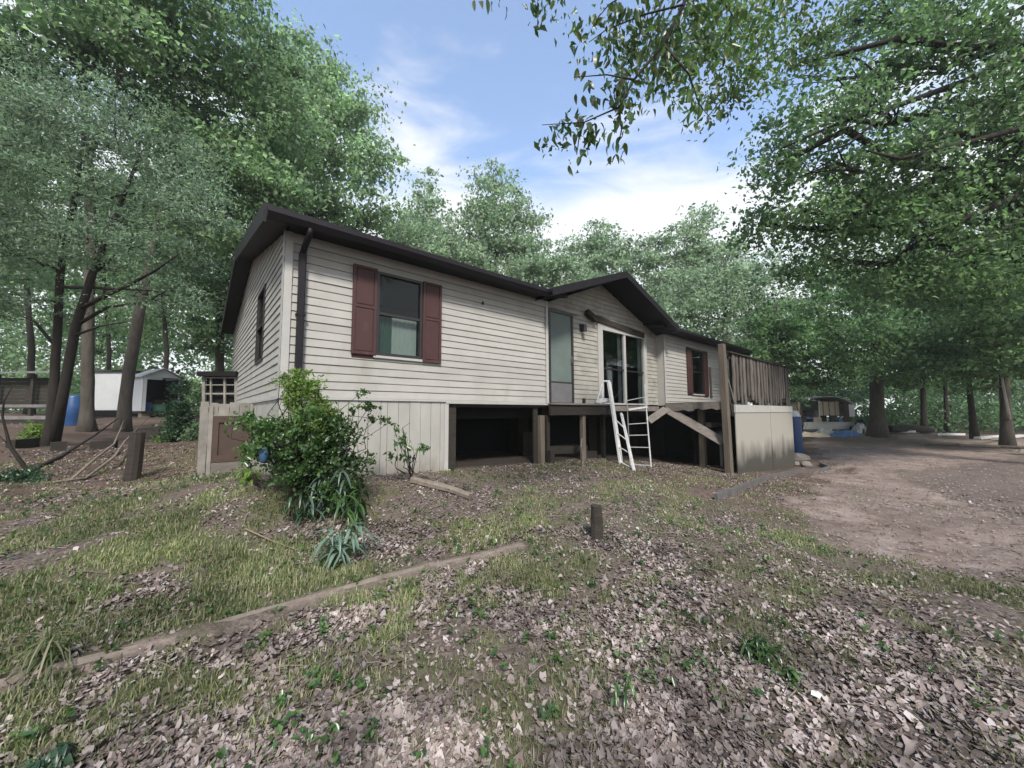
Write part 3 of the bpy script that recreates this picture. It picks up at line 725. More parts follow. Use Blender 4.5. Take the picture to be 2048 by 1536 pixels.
# ------------------------------------------------------------------ small entry deck (left) and what lies under it
ed = empty('entry_deck', (6.4, 0, G(6.4, 0)), 'small weathered entry deck with dark beam below the storm door', 'deck')
def wb(b, name, m, par, **kw): return b.build(name, M[m], par, world=True, **kw)
wb(MB().box((5.30, -.06, -.295), (7.70, -.005, -.055)), 'beam', 'wood_dark', ed)
wb(MB().box((5.30, .20, -.29), (7.70, .24, -.055)), 'joist', 'wood_dark', ed)
for k, yy in enumerate((-.10, .02, .14)):
    wb(MB().box((5.29, yy, -.05), (7.74 - .06 * k, yy + .11, -.012)), 'plank', 'wood_flat', ed)
for (xx, yy, ww, m_) in ((5.02, -.02, .13, 'wood'), (6.50, -.02, .11, 'wood'), (5.34, .10, .10, 'wood_dark'), (7.55, .14, .10, 'wood_dark')):
    wb(MB().box((xx, yy, G(xx, yy) - .1), (xx + ww, yy + ww * .9, -.297)), 'post', m_, ed)
wb(MB().box((5.28, -.07, G(5.3, 0) - .05), (5.42, .07, G(5.3, 0) + .28)), 'post_stub', 'wood_dark', ed)
wb(MB().box((7.72, .19, -.20), (L2 - .05, .235, -.05)), 'rim_board', 'wood_flat', ed)
can = PY(1168, 806, .06)
MB().tube([(can[0], .06, -.011), (can[0], .06, .01), (can[0], .06, .11), (can[0], .06, .125)], [.042, .045, .045, .038], 10).build('can', M['black'], None, 'small black can standing on the entry deck edge', 'can')
for i, (a, b_, m_, lab) in enumerate((((5.7, .55), (7.3, .5), 'wood_dark', 'long dark junk board lying under the entry deck'), ((6.6, .2), (7.5, .35), 'wood_dark', 'short dark junk board under the entry deck, nearest the ladder'))):
    MB().bar((*a, G(*a) + .10 + .12 * (i == 0)), (*b_, G(*b_) + .10 + .12 * (i == 0)), .04, .2).build('junk_board', M[m_], None, lab, 'board')
st = hit(1165, 935)
MB().tube([st + [0, 0, -.03], st + [.02, 0, .2], st + [-.04, 0, .45], st + [.0, .0, .62]], [.03, .024, .02, .012], 6, rough=.3).build('vine', M['stick'], None, 'pale dead vine climbing the front post of the entry deck', 'vine')

# ------------------------------------------------------------------ pool ladder
pl_foot1, pl_foot2 = hit(1242, 929), hit(1268, 943)
lad = empty('pool_ladder', (pl_foot2[0], pl_foot2[1], pl_foot2[2]), 'white A-frame pool ladder with arched handrail leaning on the entry deck', 'ladder')
t1 = PY(1217, 766, -.14); t2 = PY(1243, 828, -.30)
def lb(p0, p1, w, t, nm='rail'): wb(MB().bar(p0, p1, w, t, up=(0, -1, .2)), nm, 'ladder', lad)
lb(PY(1218, 764, -.14), pl_foot1, .115, .05)
lb(t2, pl_foot2, .07, .045)
for f in (.30, .52, .74):
    a = PY(1218, 764, -.14) * (1 - .25 - f * .75) + pl_foot1 * (.25 + f * .75); b_ = t2 * (1 - f) + pl_foot2 * f
    wb(MB().tube([a, (a + b_) / 2 + [0, 0, .01], b_], .014, 6), 'rung', 'ladder', lad)
lb(pl_foot1 + [0, 0, .03], pl_foot2 + [0, 0, .03], .05, .03, 'foot_bar')
h0, h1, h2, h3 = PY(1219, 763, -.14), PY(1206, 763, -.12), PY(1193, 806, -.08), PY(1220, 802, -.14)
wb(MB().tube([h0, h1, h1 * .8 + h2 * .2, h2, h3], .024, 8), 'handrail', 'ladder', lad)
wb(MB().tube([PY(1206, 770, -.12), PY(1205, 800, -.12)], .014, 6), 'handrail_strut', 'white', lad)
wb(MB().quadbox([PY(1192, 806, -.12), PY(1220, 806, -.12), PY(1220, 806, -.06), PY(1192, 806, -.06), PY(1194, 797, -.12), PY(1220, 797, -.12), PY(1220, 797, -.06), PY(1194, 797, -.06)]), 'top_step', 'ladder', lad)
r1t, r1b, r2t, r2b = PY(1254, 802, -.10), hit(1260, 934) , PY(1289, 770, -.10), hit(1302, 937)
r1b = np.array([r1b[0], r1b[1], G(r1b[0], r1b[1])])
wb(MB().tube([r1t, r1b], .013, 6), 'side_pole', 'tin', lad); wb(MB().tube([r2t, r2b], .020, 6), 'side_pole', 'grey_plastic', lad)
for k, f in enumerate((.0, .16, .40, .57, .74, .97)):
    a = r1t * (1 - f) + r1b * f; f2 = .17 + f * .83; b_ = r2t * (1 - f2) + r2b * f2
    if k == 1: wb(MB().bar(a, b_, .10, .04), 'tread', 'ladder', lad)
    else: wb(MB().tube([a, b_], .012, 6), 'rung', 'grey_plastic', lad)

# ------------------------------------------------------------------ big side deck (right)
DX0, DX1, DY = 10.62, 17.25, -1.8
sdk = empty('side_deck', (DX0, DY, G(DX0, DY)), 'large raised side deck with ragged grey board railing and white panels below', 'deck')
pt = PY(1442, 690, DY); pb = PY(1459, 955, DY)
wb(MB().quadbox([(pb[0] - .10, DY - .09, pb[2] - .25), (pb[0] + .10, DY - .09, pb[2] - .25), (pb[0] + .10, DY + .09, pb[2] - .25), (pb[0] - .10, DY + .09, pb[2] - .25),
                 (pb[0] - .20, DY - .07, 1.72), (pb[0] - .03, DY - .07, 1.72), (pb[0] - .03, DY + .09, 1.72), (pb[0] - .20, DY + .09, 1.72)]), 'post', 'wood', sdk, bevel=.012)
wb(MB().box((pb[0] + .14, DY + .02, pb[2] - .3), (pb[0] + .30, DY + .12, .05)), 'post', 'wood_dark', sdk)
wb(MB().box((DX1 - .12, DY - .02, G(DX1, DY) - .2), (DX1, DY + .12, 1.50)), 'post', 'wood_dark', sdk)
mid = hit(1407, 936)
wb(MB().box((mid[0] - .08, mid[1] - .08, mid[2] - .2), (mid[0] + .08, mid[1] + .08, -.15)), 'post', 'wood', sdk)
# floor planks and joists
yy = DY
while yy < -.06:
    wb(MB().box((DX0 + random.uniform(.1, .2), yy + .004, -.075), (DX1 - random.uniform(0, .06), yy + .134, -.035)), 'plank', 'wood_dark', sdk); yy += .14
for xx in (11.2, 12.4, 13.6, 14.8, 16.0, 17.1):
    wb(MB().box((xx, DY + .05, -.26), (xx + .04, -.05, -.078)), 'joist', 'wood_dark', sdk)
wb(MB().box((DX0 + .3, DY, -.34), (DX1, DY + .04, -.078)), 'rim_board', 'wood_dark', sdk)
# torn pale rim board on the near side, made of two lengths
for (a, e, za, zb, d) in (((10.64, -.03), (10.66, -.92), -.19, .06, .0), ((10.665, -.93), (10.66, -1.70), -.15, .07, .0)):
    b = MB(); k = 6
    for i in range(k):
        t0, t1 = i / k, (i + 1) / k
        p = lambda t: (a[0] + (e[0] - a[0]) * t, a[1] + (e[1] - a[1]) * t)
        j0 = .03 * math.sin(i * 2.1); j1 = .03 * math.sin((i + 1) * 2.1)
        (xa, ya), (xb, yb) = p(t0), p(t1)
        b.quadbox([(xa - .02, ya, za + j0), (xb - .02, yb, za + j1), (xb + .02, yb, za + j1), (xa + .02, ya, za + j0), (xa - .02, ya, zb), (xb - .02, yb, zb), (xb + .02, yb, zb), (xa + .02, ya, zb)])
    wb(b, 'rim_board', 'wood_flat', sdk)
# fallen brace planks
p0 = np.array([10.60, -.06, -.12]); p1 = PY(1447, 886, -1.66)
wb(MB().bar(p0, p1, .05, .26, up=(.55, 0, 1)), 'brace', 'wood_flat', sdk)
p2 = PY(1297, 843, -.10)
wb(MB().bar(p0 + [-.02, -.02, -.02], p2, .22, .04, up=(0, -.6, .6)), 'brace', 'wood_flat', sdk)
# ragged railing boards
xx = 11.25
while xx < DX1 - .05:
    w_ = random.uniform(.15, .24); zt = 1.50 - .0 * xx + random.uniform(-.02, .02); zb = random.uniform(-.16, .10) if random.random() > .2 else random.uniform(.1, .3)
    b = MB(); k = 7; pr = []
    for i in range(k + 1):
        t = i / k; z = zb + (zt - zb) * t; wob = random.uniform(-.018, .018); nar = w_ * (.62 + .38 * min(1, t * 3)) if i == 0 else w_ * random.uniform(.88, 1)
        pr.append((xx + (w_ - nar) / 2 + wob, xx + (w_ + nar) / 2 + wob, z + (random.uniform(-.05, .05) if i == 0 else 0)))
    yo = DY - .035 - random.uniform(0, .02)
    for i in range(k):
        a0, a1, za = pr[i]; b0, b1, zb_ = pr[i + 1]
        b.quadbox([(a0, yo, za), (a1, yo, za), (a1, yo + .028, za), (a0, yo + .028, za), (b0, yo, zb_), (b1, yo, zb_), (b1, yo + .028, zb_), (b0, yo + .028, zb_)])
    wb(b, 'railing_board', 'wood_grey', sdk)
    xx += w_ + random.uniform(.06, .15)
xx = 11.32  # added inner layer: dark boards stand in for shade in the railing gaps
while xx < DX1 - .2:
    wb(MB().box((xx, DY + .052, random.uniform(-.05, .1)), (xx + .24, DY + .078, 1.49)), 'railing_board', 'wood_dark', sdk); xx += .27
wb(MB().box((11.1, DY, 1.34), (DX1, DY + .05, 1.45)), 'rail', 'wood_dark', sdk); wb(MB().box((11.1, DY, .12), (DX1, DY + .05, .24)), 'rail', 'wood_dark', sdk)
wb(MB().box((11.0, DY - .09, 1.50), (DX1 + .03, DY + .09, 1.545)), 'cap_rail', 'wood_dark', sdk)
wb(MB().bar((10.95, DY + .03, .85), (11.25, DY - .05, .02), .07, .03, up=(0, 1, 0)), 'broken_board', 'wood_grey', sdk)
wb(MB().bar((10.90, DY + .0, .35), (11.18, DY - .02, -.35), .12, .03, up=(0, 1, 0)), 'broken_board', 'wood_dark', sdk)
wb(MB().bar((10.36, DY + .25, 1.05), (10.38, DY + .25, .15), .09, .03, up=(0, 1, 0)), 'broken_board', 'wood_dark', sdk)
# white panels under the deck with a lipped top and muddy feet
m, t, b_ = mat_base('white_panel_muddy'); l = t.links.new
g = N(t, 'ShaderNodeNewGeometry'); s3 = N(t, 'ShaderNodeSeparateXYZ'); l(g.outputs['Position'], s3.inputs[0])
nz = N(t, 'ShaderNodeTexNoise', inp={'Scale': 2.2, 'Detail': 6.0}); mpz = N(t, 'ShaderNodeMapping'); mpz.inputs['Scale'].default_value = (1, 1, .35); l(g.outputs['Position'], mpz.inputs[0]); l(mpz.outputs[0], nz.inputs['Vector'])
ad = N(t, 'ShaderNodeMath', operation='MULTIPLY_ADD', inp={1: 1.1}); l(nz.outputs['Fac'], ad.inputs[0]); 
ng = N(t, 'ShaderNodeMath', operation='MULTIPLY', inp={1: -1.0}); l(s3.outputs['Z'], ng.inputs[0]); l(ng.outputs[0], ad.inputs[2])
mr = N(t, 'ShaderNodeMapRange', inp={'From Min': 1.72, 'From Max': 2.35, 'To Min': 0.0, 'To Max': .93}); l(ad.outputs[0], mr.inputs[0])
cx = N(t, 'ShaderNodeMix', data_type='RGBA'); l(mr.outputs[0], cx.inputs['Factor']); cx.inputs['A'].default_value = (.29, .272, .235, 1); cx.inputs['B'].default_value = (.030, .026, .020, 1)
l(cx.outputs['Result'], b_.inputs['Base Color']); b_.inputs['Roughness'].default_value = .55
M['muddy'] = m
for a, e in ((11.18, 14.38), (14.42, 17.15)):
    zb = min(G(a, DY - .05), G(e, DY - .05)) - .15
    wb(MB().box((a, DY - .085, zb), (e, DY - .06, -.235)), 'skirt_panel', 'muddy', sdk)
    wb(MB().box((a - .02, DY - .105, -.25), (e + .005, DY - .055, -.02)), 'panel_lip', 'trim', sdk)
wb(MB().box((17.13, DY - .08, -2.6), (17.16, -.3, -.25)), 'skirt_panel', 'muddy', sdk)
# clutter under the deck
for i, (xa, ya, za, w_, h_, lab) in enumerate(((12.3, -.75, -.75, .9, .16, 'upper pale plank stacked under the side deck'), (12.25, -.70, -1.05, .95, .14, 'lower pale plank stacked under the side deck'))):
    MB().box((xa, ya, za), (xa + w_, ya + .3, za + h_)).build('plank', M['off_white'], None, lab, 'plank')
MB().tube([(12.9, -.8, G(12.9, -.8) - .02), (12.9, -.8, -.9)], .05, 8).build('pipe', M['off_white'], None, 'short white pipe standing under the side deck', 'pipe')
bx('pallet_backing', (12.0, -.32, -2.4), (15.5, -.28, -.28), 'wood_dark', parent=home)

# ------------------------------------------------------------------ rear landing at the gable end, with a screen above
XL = float(PY(396, 900, 2.71)[0]); zg = G(-.4, 2.7)
lan = empty('rear_landing', (-.45, 2.75, zg), 'boxed wooden landing with brown panel beside the gable wall', 'landing')
wb(MB().box((XL, 2.70, zg - .15), (XL + .11, 2.82, -.02)), 'corner_board', 'old_white', lan); wb(MB().box((XL + .12, 2.71, zg - .15), (XL + .18, 2.78, -.10)), 'corner_board', 'old_white', lan)
pan = MB().box((XL + .18, 2.74, zg + .22), (-.03, 2.78, -.28)); pan = wb(pan, 'front_panel', 'brown_panel', lan)
for (a, b_, c, d) in ((XL + .18, XL + .27, zg + .22, -.28), (-.14, -.03, zg + .22, -.28), (XL + .27, -.14, zg + .22, zg + .34), (XL + .27, -.14, -.40, -.28)):
    wb(MB().box((a, 2.715, c), (b_, 2.739, d)), 'panel_stile', 'brown_panel', pan)
wb(MB().box((XL + .18, 2.72, zg - .1), (-.03, 2.76, zg + .21)), 'base_board', 'wood_flat', lan)
x = XL + .12
while x < -.05:
    w_ = random.uniform(.10, .17); wb(MB().box((x, 2.73, -.275), (min(x + w_, -.03), 2.77, -.02 - random.uniform(0, .05))), 'top_board', 'old_white', lan); x += w_ + .008
wb(MB().box((XL + .11, 2.79, -.20), (-.03, 5.5, -.12)), 'landing_floor', 'wood_flat', lan)
wb(MB().box((XL + .03, 2.83, zg - .15), (XL + .07, 5.5, -.05)), 'side_wall', 'old_white', lan)
scr = empty('screen_room', (-.9, 6.2, -.1), 'small dark-roofed screen room with white window grid behind the gable end', 'screen room')
sx0, sx1 = P(405, 780, 10.2), P(475, 780, 10.2)
def sb(a, b_, c, d, nm, m_, o=0.0, t=.04):
    p, q = P(a, d, 10.2), P(b_, c, 10.2); r = P(a, c, 10.2); s = P(b_, d, 10.2); n = -np.array([FWD[0], FWD[1], 0]) * (o)
    n2 = np.array([FWD[0], FWD[1], 0]) * t
    wb(MB().quadbox([p + n, s + n, s + n + n2, p + n + n2, r + n, q + n, q + n + n2, r + n + n2]), nm, m_, scr)
sb(406, 478, 752, 818, 'dark_backing', 'dark', -.12)
for a, b_ in ((405, 411), (421, 424), (448, 452), (470, 476)): sb(a, b_, 752, 818, 'upright', 'old_white', .02)
for c, d in ((752, 755), (767, 769), (784, 787), (806, 812)): sb(411, 470, c, d, 'crossbar', 'old_white', .0)
sb(402, 480, 742, 751, 'roof', 'roof', .15, 1.2)
sb(400, 478, 812, 900, 'base_wall', 'old_white', .01)

# ------------------------------------------------------------------ foliage machinery
def leaf_cloud(C, Lg, Wd, up=.30, droop=.25, seed=0, dirs=None):
    """N leaves: folded rhombs (2 triangles each)"""
    r = np.random.default_rng(seed); n = len(C)
    d = r.normal(size=(n, 3)); d[:, 2] -= droop * 2
    if dirs is not None: d = d * .6 + dirs
    d /= np.linalg.norm(d, axis=1, keepdims=True)
    nn = r.normal(size=(n, 3)) * (1 - up); nn[:, 2] += up * 1.5
    s = np.cross(d, nn); s /= (np.linalg.norm(s, axis=1, keepdims=True) + 1e-9); nn = np.cross(s, d)
    k = r.uniform(.45, 1.45, (n, 1))
    Lk = Lg * k; Wk = Wd * k
    a = C - d * Lk / 2; b = C + d * Lk / 2 - nn * Lk * .12; m1 = C + s * Wk / 2 + nn * Wk * .18 - d * Lk * .05; m2 = C - s * Wk / 2 + nn * Wk * .18 - d * Lk * .05
    v = np.stack([a, m1, b, m2], 1).reshape(-1, 3)
    i = np.arange(n)[:, None] * 4
    tr = np.concatenate([i + [[0, 1, 2]], i + [[0, 2, 3]]], 1).reshape(-1, 3)
    return v, tr
def blob_points(blobs, n, cl=40, clr=.5, flat=.35, shell=.45, seed=0):
    """leaf positions: flattened sprays scattered through ellipsoids, thicker towards the outside"""
    r = np.random.default_rng(seed); vol = np.array([b[1][0] * b[1][1] * b[1][2] for b in blobs]) ** .75; vol /= vol.sum()
    out = []
    for (c, rad), f in zip(blobs, vol):
        nc = max(2, int(n * f / cl)); u = r.normal(size=(nc, 3)); u /= np.linalg.norm(u, axis=1, keepdims=True)
        rho = shell * r.random((nc, 1)) ** .33 + (1 - shell) * r.random((nc, 1)) ** .5
        rho *= 1 + .18 * r.normal(size=(nc, 1))
        cc = np.array(c) + u * rho * np.array(rad)
        sz = clr * r.uniform(.5, 1.35, (nc, 1, 1))
        off = r.normal(size=(nc, cl, 3)) * sz * np.array([.55, .55, .55 * flat])
        # tilt each spray outward and down a little
        rx = np.hypot(off[..., 0], off[..., 1]); off[..., 2] -= .25 * rx * r.uniform(.2, 1.4, (nc, 1))
        out.append((cc[:, None, :] + off).reshape(-1, 3))
    return np.concatenate(out)
RH = np.array([RGT[0], RGT[1], 0])
def BL(px, py, d, rx, ry, rd=None):  # a crown lobe given by its place in the view, turned into a world ellipsoid
    c = P(px, py, d); sx = rx / F_PX * d; sz = ry / F_PX * d
    sy = rd if rd else (sx + sz) / 2
    # world axes: use the larger horizontal radius both ways, it is round from above
    return (c, (max(sx, sy * .9), max(sx, sy * .9) if rd is None else sy, sz))
def curve(a, b, n=6, sag=0.0, wob=.06):
    a = np.array(a, float); b = np.array(b, float); ln = np.linalg.norm(b - a); out = []
    for i in range(n + 1):
        t = i / n; p = a * (1 - t) + b * t + np.array([0, 0, sag * ln * math.sin(math.pi * t)])
        if 0 < i < n: p = p + rng.normal(size=3) * wob * ln / n
        out.append(p)
    return out
TREE_N = [0]
def tree(name, label, trunk, rad, blobs, n, leaf, bark='bark', ls=(.13, .075), cl=40, clr=.55, flat=.35, group=None, limbs=True, extra=(), droop=.25, seed=None, twig=.5, shell=.45, cat='tree'):
    TREE_N[0] += 1; sd_ = seed or TREE_N[0] * 17
    base = np.array(trunk[0], float)
    root = empty(name, tuple(base), label, cat, group)
    b = MB(); n_t = len(trunk)
    # smooth the trunk path
    tp = [np.array(p, float) for p in trunk]; fine = []; fr = []
    for i in range(n_t - 1):
        for k in range(4):
            t = k / 4; fine.append(tp[i] * (1 - t) + tp[i + 1] * t + rng.normal(size=3) * .03 * rad[i] * (i + k > 0)); fr.append(rad[i] * (1 - t) + rad[i + 1] * t)
    fine.append(tp[-1]); fr.append(rad[-1]); fine[0] = fine[0] - np.array([0, 0, .3]); fr[0] *= 1.7; fr[1] *= 1.12
    b.tube(fine, fr, 10, rough=.10)
    for pts, ra in extra:
        b.tube(pts, ra, 7, rough=.12)
    if limbs:
        for (c, r3) in blobs:
            c = np.array(c); dd = [np.linalg.norm(p - c) + (8 if p[2] > c[2] + .5 else 0) for p in fine]; k = int(np.argmin(dd)); st_ = fine[k]
            ln = np.linalg.norm(c - st_)
            if ln > .3:
                r0 = min(fr[k] * .6, .02 + ln * .016); pth = curve(st_, c, 6, .06, .25)
                b.tube(pth, list(np.linspace(r0, r0 * .35, 7)), 6, rough=.15)
            for _ in range(int(6 * twig + .5)):
                u = rng.normal(size=3); u /= np.linalg.norm(u); e = c + u * np.array(r3) * .85
                b.tube(curve(c * .8 + st_ * .2, e, 4, .03, .25), list(np.linspace(min(.03, .010 + .003 * ln), .005, 5)), 5, cap=False)
    b.v = [tuple(np.array(p) - base) for p in b.v]
    b.build('trunk', M[bark], root, smooth=True)
    pts = blob_points(blobs, n, cl, clr, flat, shell, sd_) - base
    v, tr = leaf_cloud(pts, ls[0], ls[1], droop=droop, seed=sd_)
    fast_mesh('foliage', v, tr, M[leaf], root, kind='stuff')
    return root
def ground_at(px, d):           # ground point under the view column px at depth d
    q = P(px, 825, d); return np.array([q[0], q[1], G(q[0], q[1])])

# ------------------------------------------------------------------ trees on the left
g0 = ground_at(103, 9.8)
tree('cedar_tree', 'dark twin-trunked tree with feathery grey-green boughs left of the house',
     [g0, P(108, 780, 9.8), P(116, 660, 9.8), P(122, 540, 9.8), P(150, 400, 9.9), P(172, 250, 10.0)], [.105, .095, .085, .075, .06, .035],
     [BL(70, 330, 9.6, 150, 110), BL(260, 300, 9.9, 150, 90), BL(140, 210, 10.4, 150, 80), BL(370, 400, 9.6, 95, 75), BL(120, 470, 9.2, 140, 65), BL(290, 500, 9.8, 120, 60), BL(10, 500, 9.0, 110, 70), BL(-60, 280, 9.2, 120, 150), BL(340, 590, 9.8, 75, 30), BL(60, 600, 9.4, 80, 40)],
     44000, 'leaf_cedar', 'bark_dark', ls=(.095, .038), cl=80, clr=.55, flat=.18, droop=.2,
     extra=[([g0 + [.08, 0, -.2], P(128, 780, 9.75), P(152, 650, 9.7), P(185, 545, 9.7), P(232, 430, 9.8), P(280, 310, 9.9)], [.125, .11, .10, .08, .055, .03]),
            ([P(163, 615, 9.7), P(205, 592, 9.5), P(262, 566, 9.4), P(310, 540, 9.2), P(360, 505, 9.1)], [.06, .05, .04, .03, .012]),
            ([P(158, 645, 9.7), P(215, 612, 9.9), P(290, 603, 10.1), P(350, 570, 10.3)], [.05, .04, .03, .012]),
            ([P(150, 668, 9.7), P(200, 650, 9.5), P(262, 640, 9.3)], [.035, .025, .01]),
            ([P(112, 690, 9.8), P(70, 640, 9.9), P(20, 620, 10.0)], [.04, .03, .012]),
            ([P(185, 545, 9.7), P(245, 500, 9.9), P(300, 440, 10.1)], [.05, .035, .012])])
g1 = ground_at(178, 14)
tree('oak_tree', 'tall broadleaf tree with pale straight trunk beside the blue barrel',
     [g1, P(176, 760, 14), P(177, 660, 14), P(184, 450, 14), P(172, 200, 14.5), P(150, 40, 15), P(140, -150, 15)], [.20, .18, .165, .15, .13, .10, .05],
     [BL(70, 110, 13, 130, 70), BL(250, 60, 13.5, 130, 80), BL(400, 90, 15, 110, 80), BL(340, 200, 15.5, 110, 60), BL(480, 170, 16, 80, 70), BL(150, -60, 13, 220, 90), BL(390, -40, 14, 140, 80), BL(30, 230, 12.5, 100, 60), BL(-90, 60, 12, 140, 120)],
     30000, 'leaf_left', 'bark', ls=(.19, .12), cl=75, clr=.85, shell=.6, twig=.9,
     extra=[([P(180, 300, 14.2), P(215, 235, 14), P(238, 150, 13.6), P(262, 60, 13.4)], [.13, .11, .08, .04]),
            ([P(172, 190, 14), P(150, 110, 13.5), P(80, 40, 13), P(20, 25, 12.6), P(-60, 60, 12.3)], [.10, .09, .07, .05, .02])])
g2 = ground_at(247, 14.5)
tree('oak_tree', 'leaning broadleaf tree whose grey trunk tilts in front of the open metal shed',
     [g2, P(258, 740, 14.5), P(278, 630, 14.5), P(300, 520, 14.8), P(340, 360, 15.5), P(400, 200, 16.5)], [.21, .185, .165, .14, .10, .05],
     [BL(450, 330, 16, 120, 80), BL(550, 260, 17, 95, 80), BL(430, 450, 16, 95, 60), BL(520, 380, 16.5, 100, 60), BL(560, 130, 17, 70, 70), BL(380, 270, 17, 80, 70), BL(300, 430, 16.5, 80, 50)],
     24000, 'leaf_left', 'bark', ls=(.19, .12), cl=75, clr=.85, shell=.6)
g3 = ground_at(610, 22)
tree('maple_tree', 'tall rounded maple rising behind the left end of the roof',
     [g3, P(612, 600, 22), P(620, 400, 22), P(630, 200, 22), P(620, 90, 22)], [.35, .3, .24, .16, .05],
     [BL(615, 150, 22, 75, 80), BL(690, 220, 22, 70, 60), BL(735, 320, 22.5, 55, 60), BL(640, 300, 21, 80, 60), BL(560, 210, 21, 70, 70), BL(690, 420, 22, 80, 50), BL(590, 410, 21, 80, 50), BL(540, 330, 20, 60, 60), BL(760, 430, 23, 40, 35)],
     25000, 'leaf_mid', 'bark', ls=(.24, .15), cl=70, clr=.95, shell=.6)
g4 = ground_at(440, 20)
tree('maple_tree', 'dense mid-height maple just left of the gable end',
     [g4, P(440, 640, 20), P(445, 480, 20), P(450, 380, 20)], [.22, .18, .13, .05],
     [BL(440, 520, 19.5, 70, 60), BL(390, 580, 20, 60, 45), BL(470, 590, 20, 60, 50), BL(420, 670, 20, 60, 40), BL(350, 500, 20, 60, 50)],
     12000, 'leaf_left', 'bark_dark', ls=(.20, .12), cl=60, clr=.65)
for (px, d, top, lab, r) in ((330, 27, 300, 'slender dark-trunked tree in the shade behind the metal shed', .16), (60, 26, 200, 'shaded broadleaf tree behind the old lean-to', .2), (215, 30, 330, 'thin broadleaf tree behind the long white shed', .15), (-60, 20, 250, 'shaded tree at the left edge behind the lean-to', .25), (500, 33, 260, 'broadleaf tree far behind the screen room', .22)):
    g = ground_at(px, d)
    tree('broadleaf_tree', lab, [g, P(px + 4, 700, d), P(px - 6, 560, d), P(px + 5, top, d)], [r, r * .85, r * .65, .05],
         [BL(px, top + 60, d, 70, 60), BL(px - 55, top + 130, d, 70, 55), BL(px + 60, top + 150, d, 70, 60), BL(px + 10, top + 250, d, 80, 55), BL(px - 30, top + 340, d + 1, 80, 45)],
         11000, 'leaf_left', 'bark_dark', ls=(.24, .14), cl=36, clr=.9)
# ------------------------------------------------------------------ trees behind the house
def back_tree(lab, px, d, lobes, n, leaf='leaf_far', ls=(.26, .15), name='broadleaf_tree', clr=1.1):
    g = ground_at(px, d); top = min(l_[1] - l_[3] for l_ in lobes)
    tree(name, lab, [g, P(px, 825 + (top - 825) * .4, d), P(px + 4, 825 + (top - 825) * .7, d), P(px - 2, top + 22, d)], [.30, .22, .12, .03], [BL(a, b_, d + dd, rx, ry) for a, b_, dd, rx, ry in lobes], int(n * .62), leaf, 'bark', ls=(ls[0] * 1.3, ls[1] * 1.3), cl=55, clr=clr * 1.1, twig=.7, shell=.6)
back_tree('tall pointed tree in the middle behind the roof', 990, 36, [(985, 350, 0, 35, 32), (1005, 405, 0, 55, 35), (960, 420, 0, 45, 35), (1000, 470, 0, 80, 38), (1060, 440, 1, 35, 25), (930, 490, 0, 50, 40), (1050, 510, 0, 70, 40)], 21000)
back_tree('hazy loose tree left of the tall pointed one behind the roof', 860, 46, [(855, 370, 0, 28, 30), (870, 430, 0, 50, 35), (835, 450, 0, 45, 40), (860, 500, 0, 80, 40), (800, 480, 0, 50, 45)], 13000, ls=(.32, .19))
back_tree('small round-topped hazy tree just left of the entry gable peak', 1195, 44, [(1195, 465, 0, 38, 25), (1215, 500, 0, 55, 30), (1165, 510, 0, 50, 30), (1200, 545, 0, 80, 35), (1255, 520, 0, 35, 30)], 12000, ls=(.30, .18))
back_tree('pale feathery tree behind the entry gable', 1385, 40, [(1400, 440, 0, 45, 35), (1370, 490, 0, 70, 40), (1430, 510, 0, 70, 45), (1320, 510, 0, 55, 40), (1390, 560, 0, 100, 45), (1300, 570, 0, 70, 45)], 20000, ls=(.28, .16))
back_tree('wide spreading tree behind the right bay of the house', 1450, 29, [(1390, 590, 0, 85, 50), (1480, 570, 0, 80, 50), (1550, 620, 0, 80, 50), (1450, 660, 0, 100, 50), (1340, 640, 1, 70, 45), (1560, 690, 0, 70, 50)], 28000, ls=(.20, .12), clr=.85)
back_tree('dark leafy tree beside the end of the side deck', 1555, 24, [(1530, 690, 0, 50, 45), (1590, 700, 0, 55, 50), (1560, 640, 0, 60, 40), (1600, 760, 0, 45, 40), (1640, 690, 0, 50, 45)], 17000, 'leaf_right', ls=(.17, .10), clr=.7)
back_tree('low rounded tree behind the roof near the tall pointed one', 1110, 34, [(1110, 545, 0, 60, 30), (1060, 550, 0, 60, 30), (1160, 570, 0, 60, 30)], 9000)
back_tree('low pale tree behind the middle of the roof', 900, 34, [(880, 500, 0, 60, 30), (940, 530, 0, 60, 30), (820, 470, 0, 50, 35)], 9000)
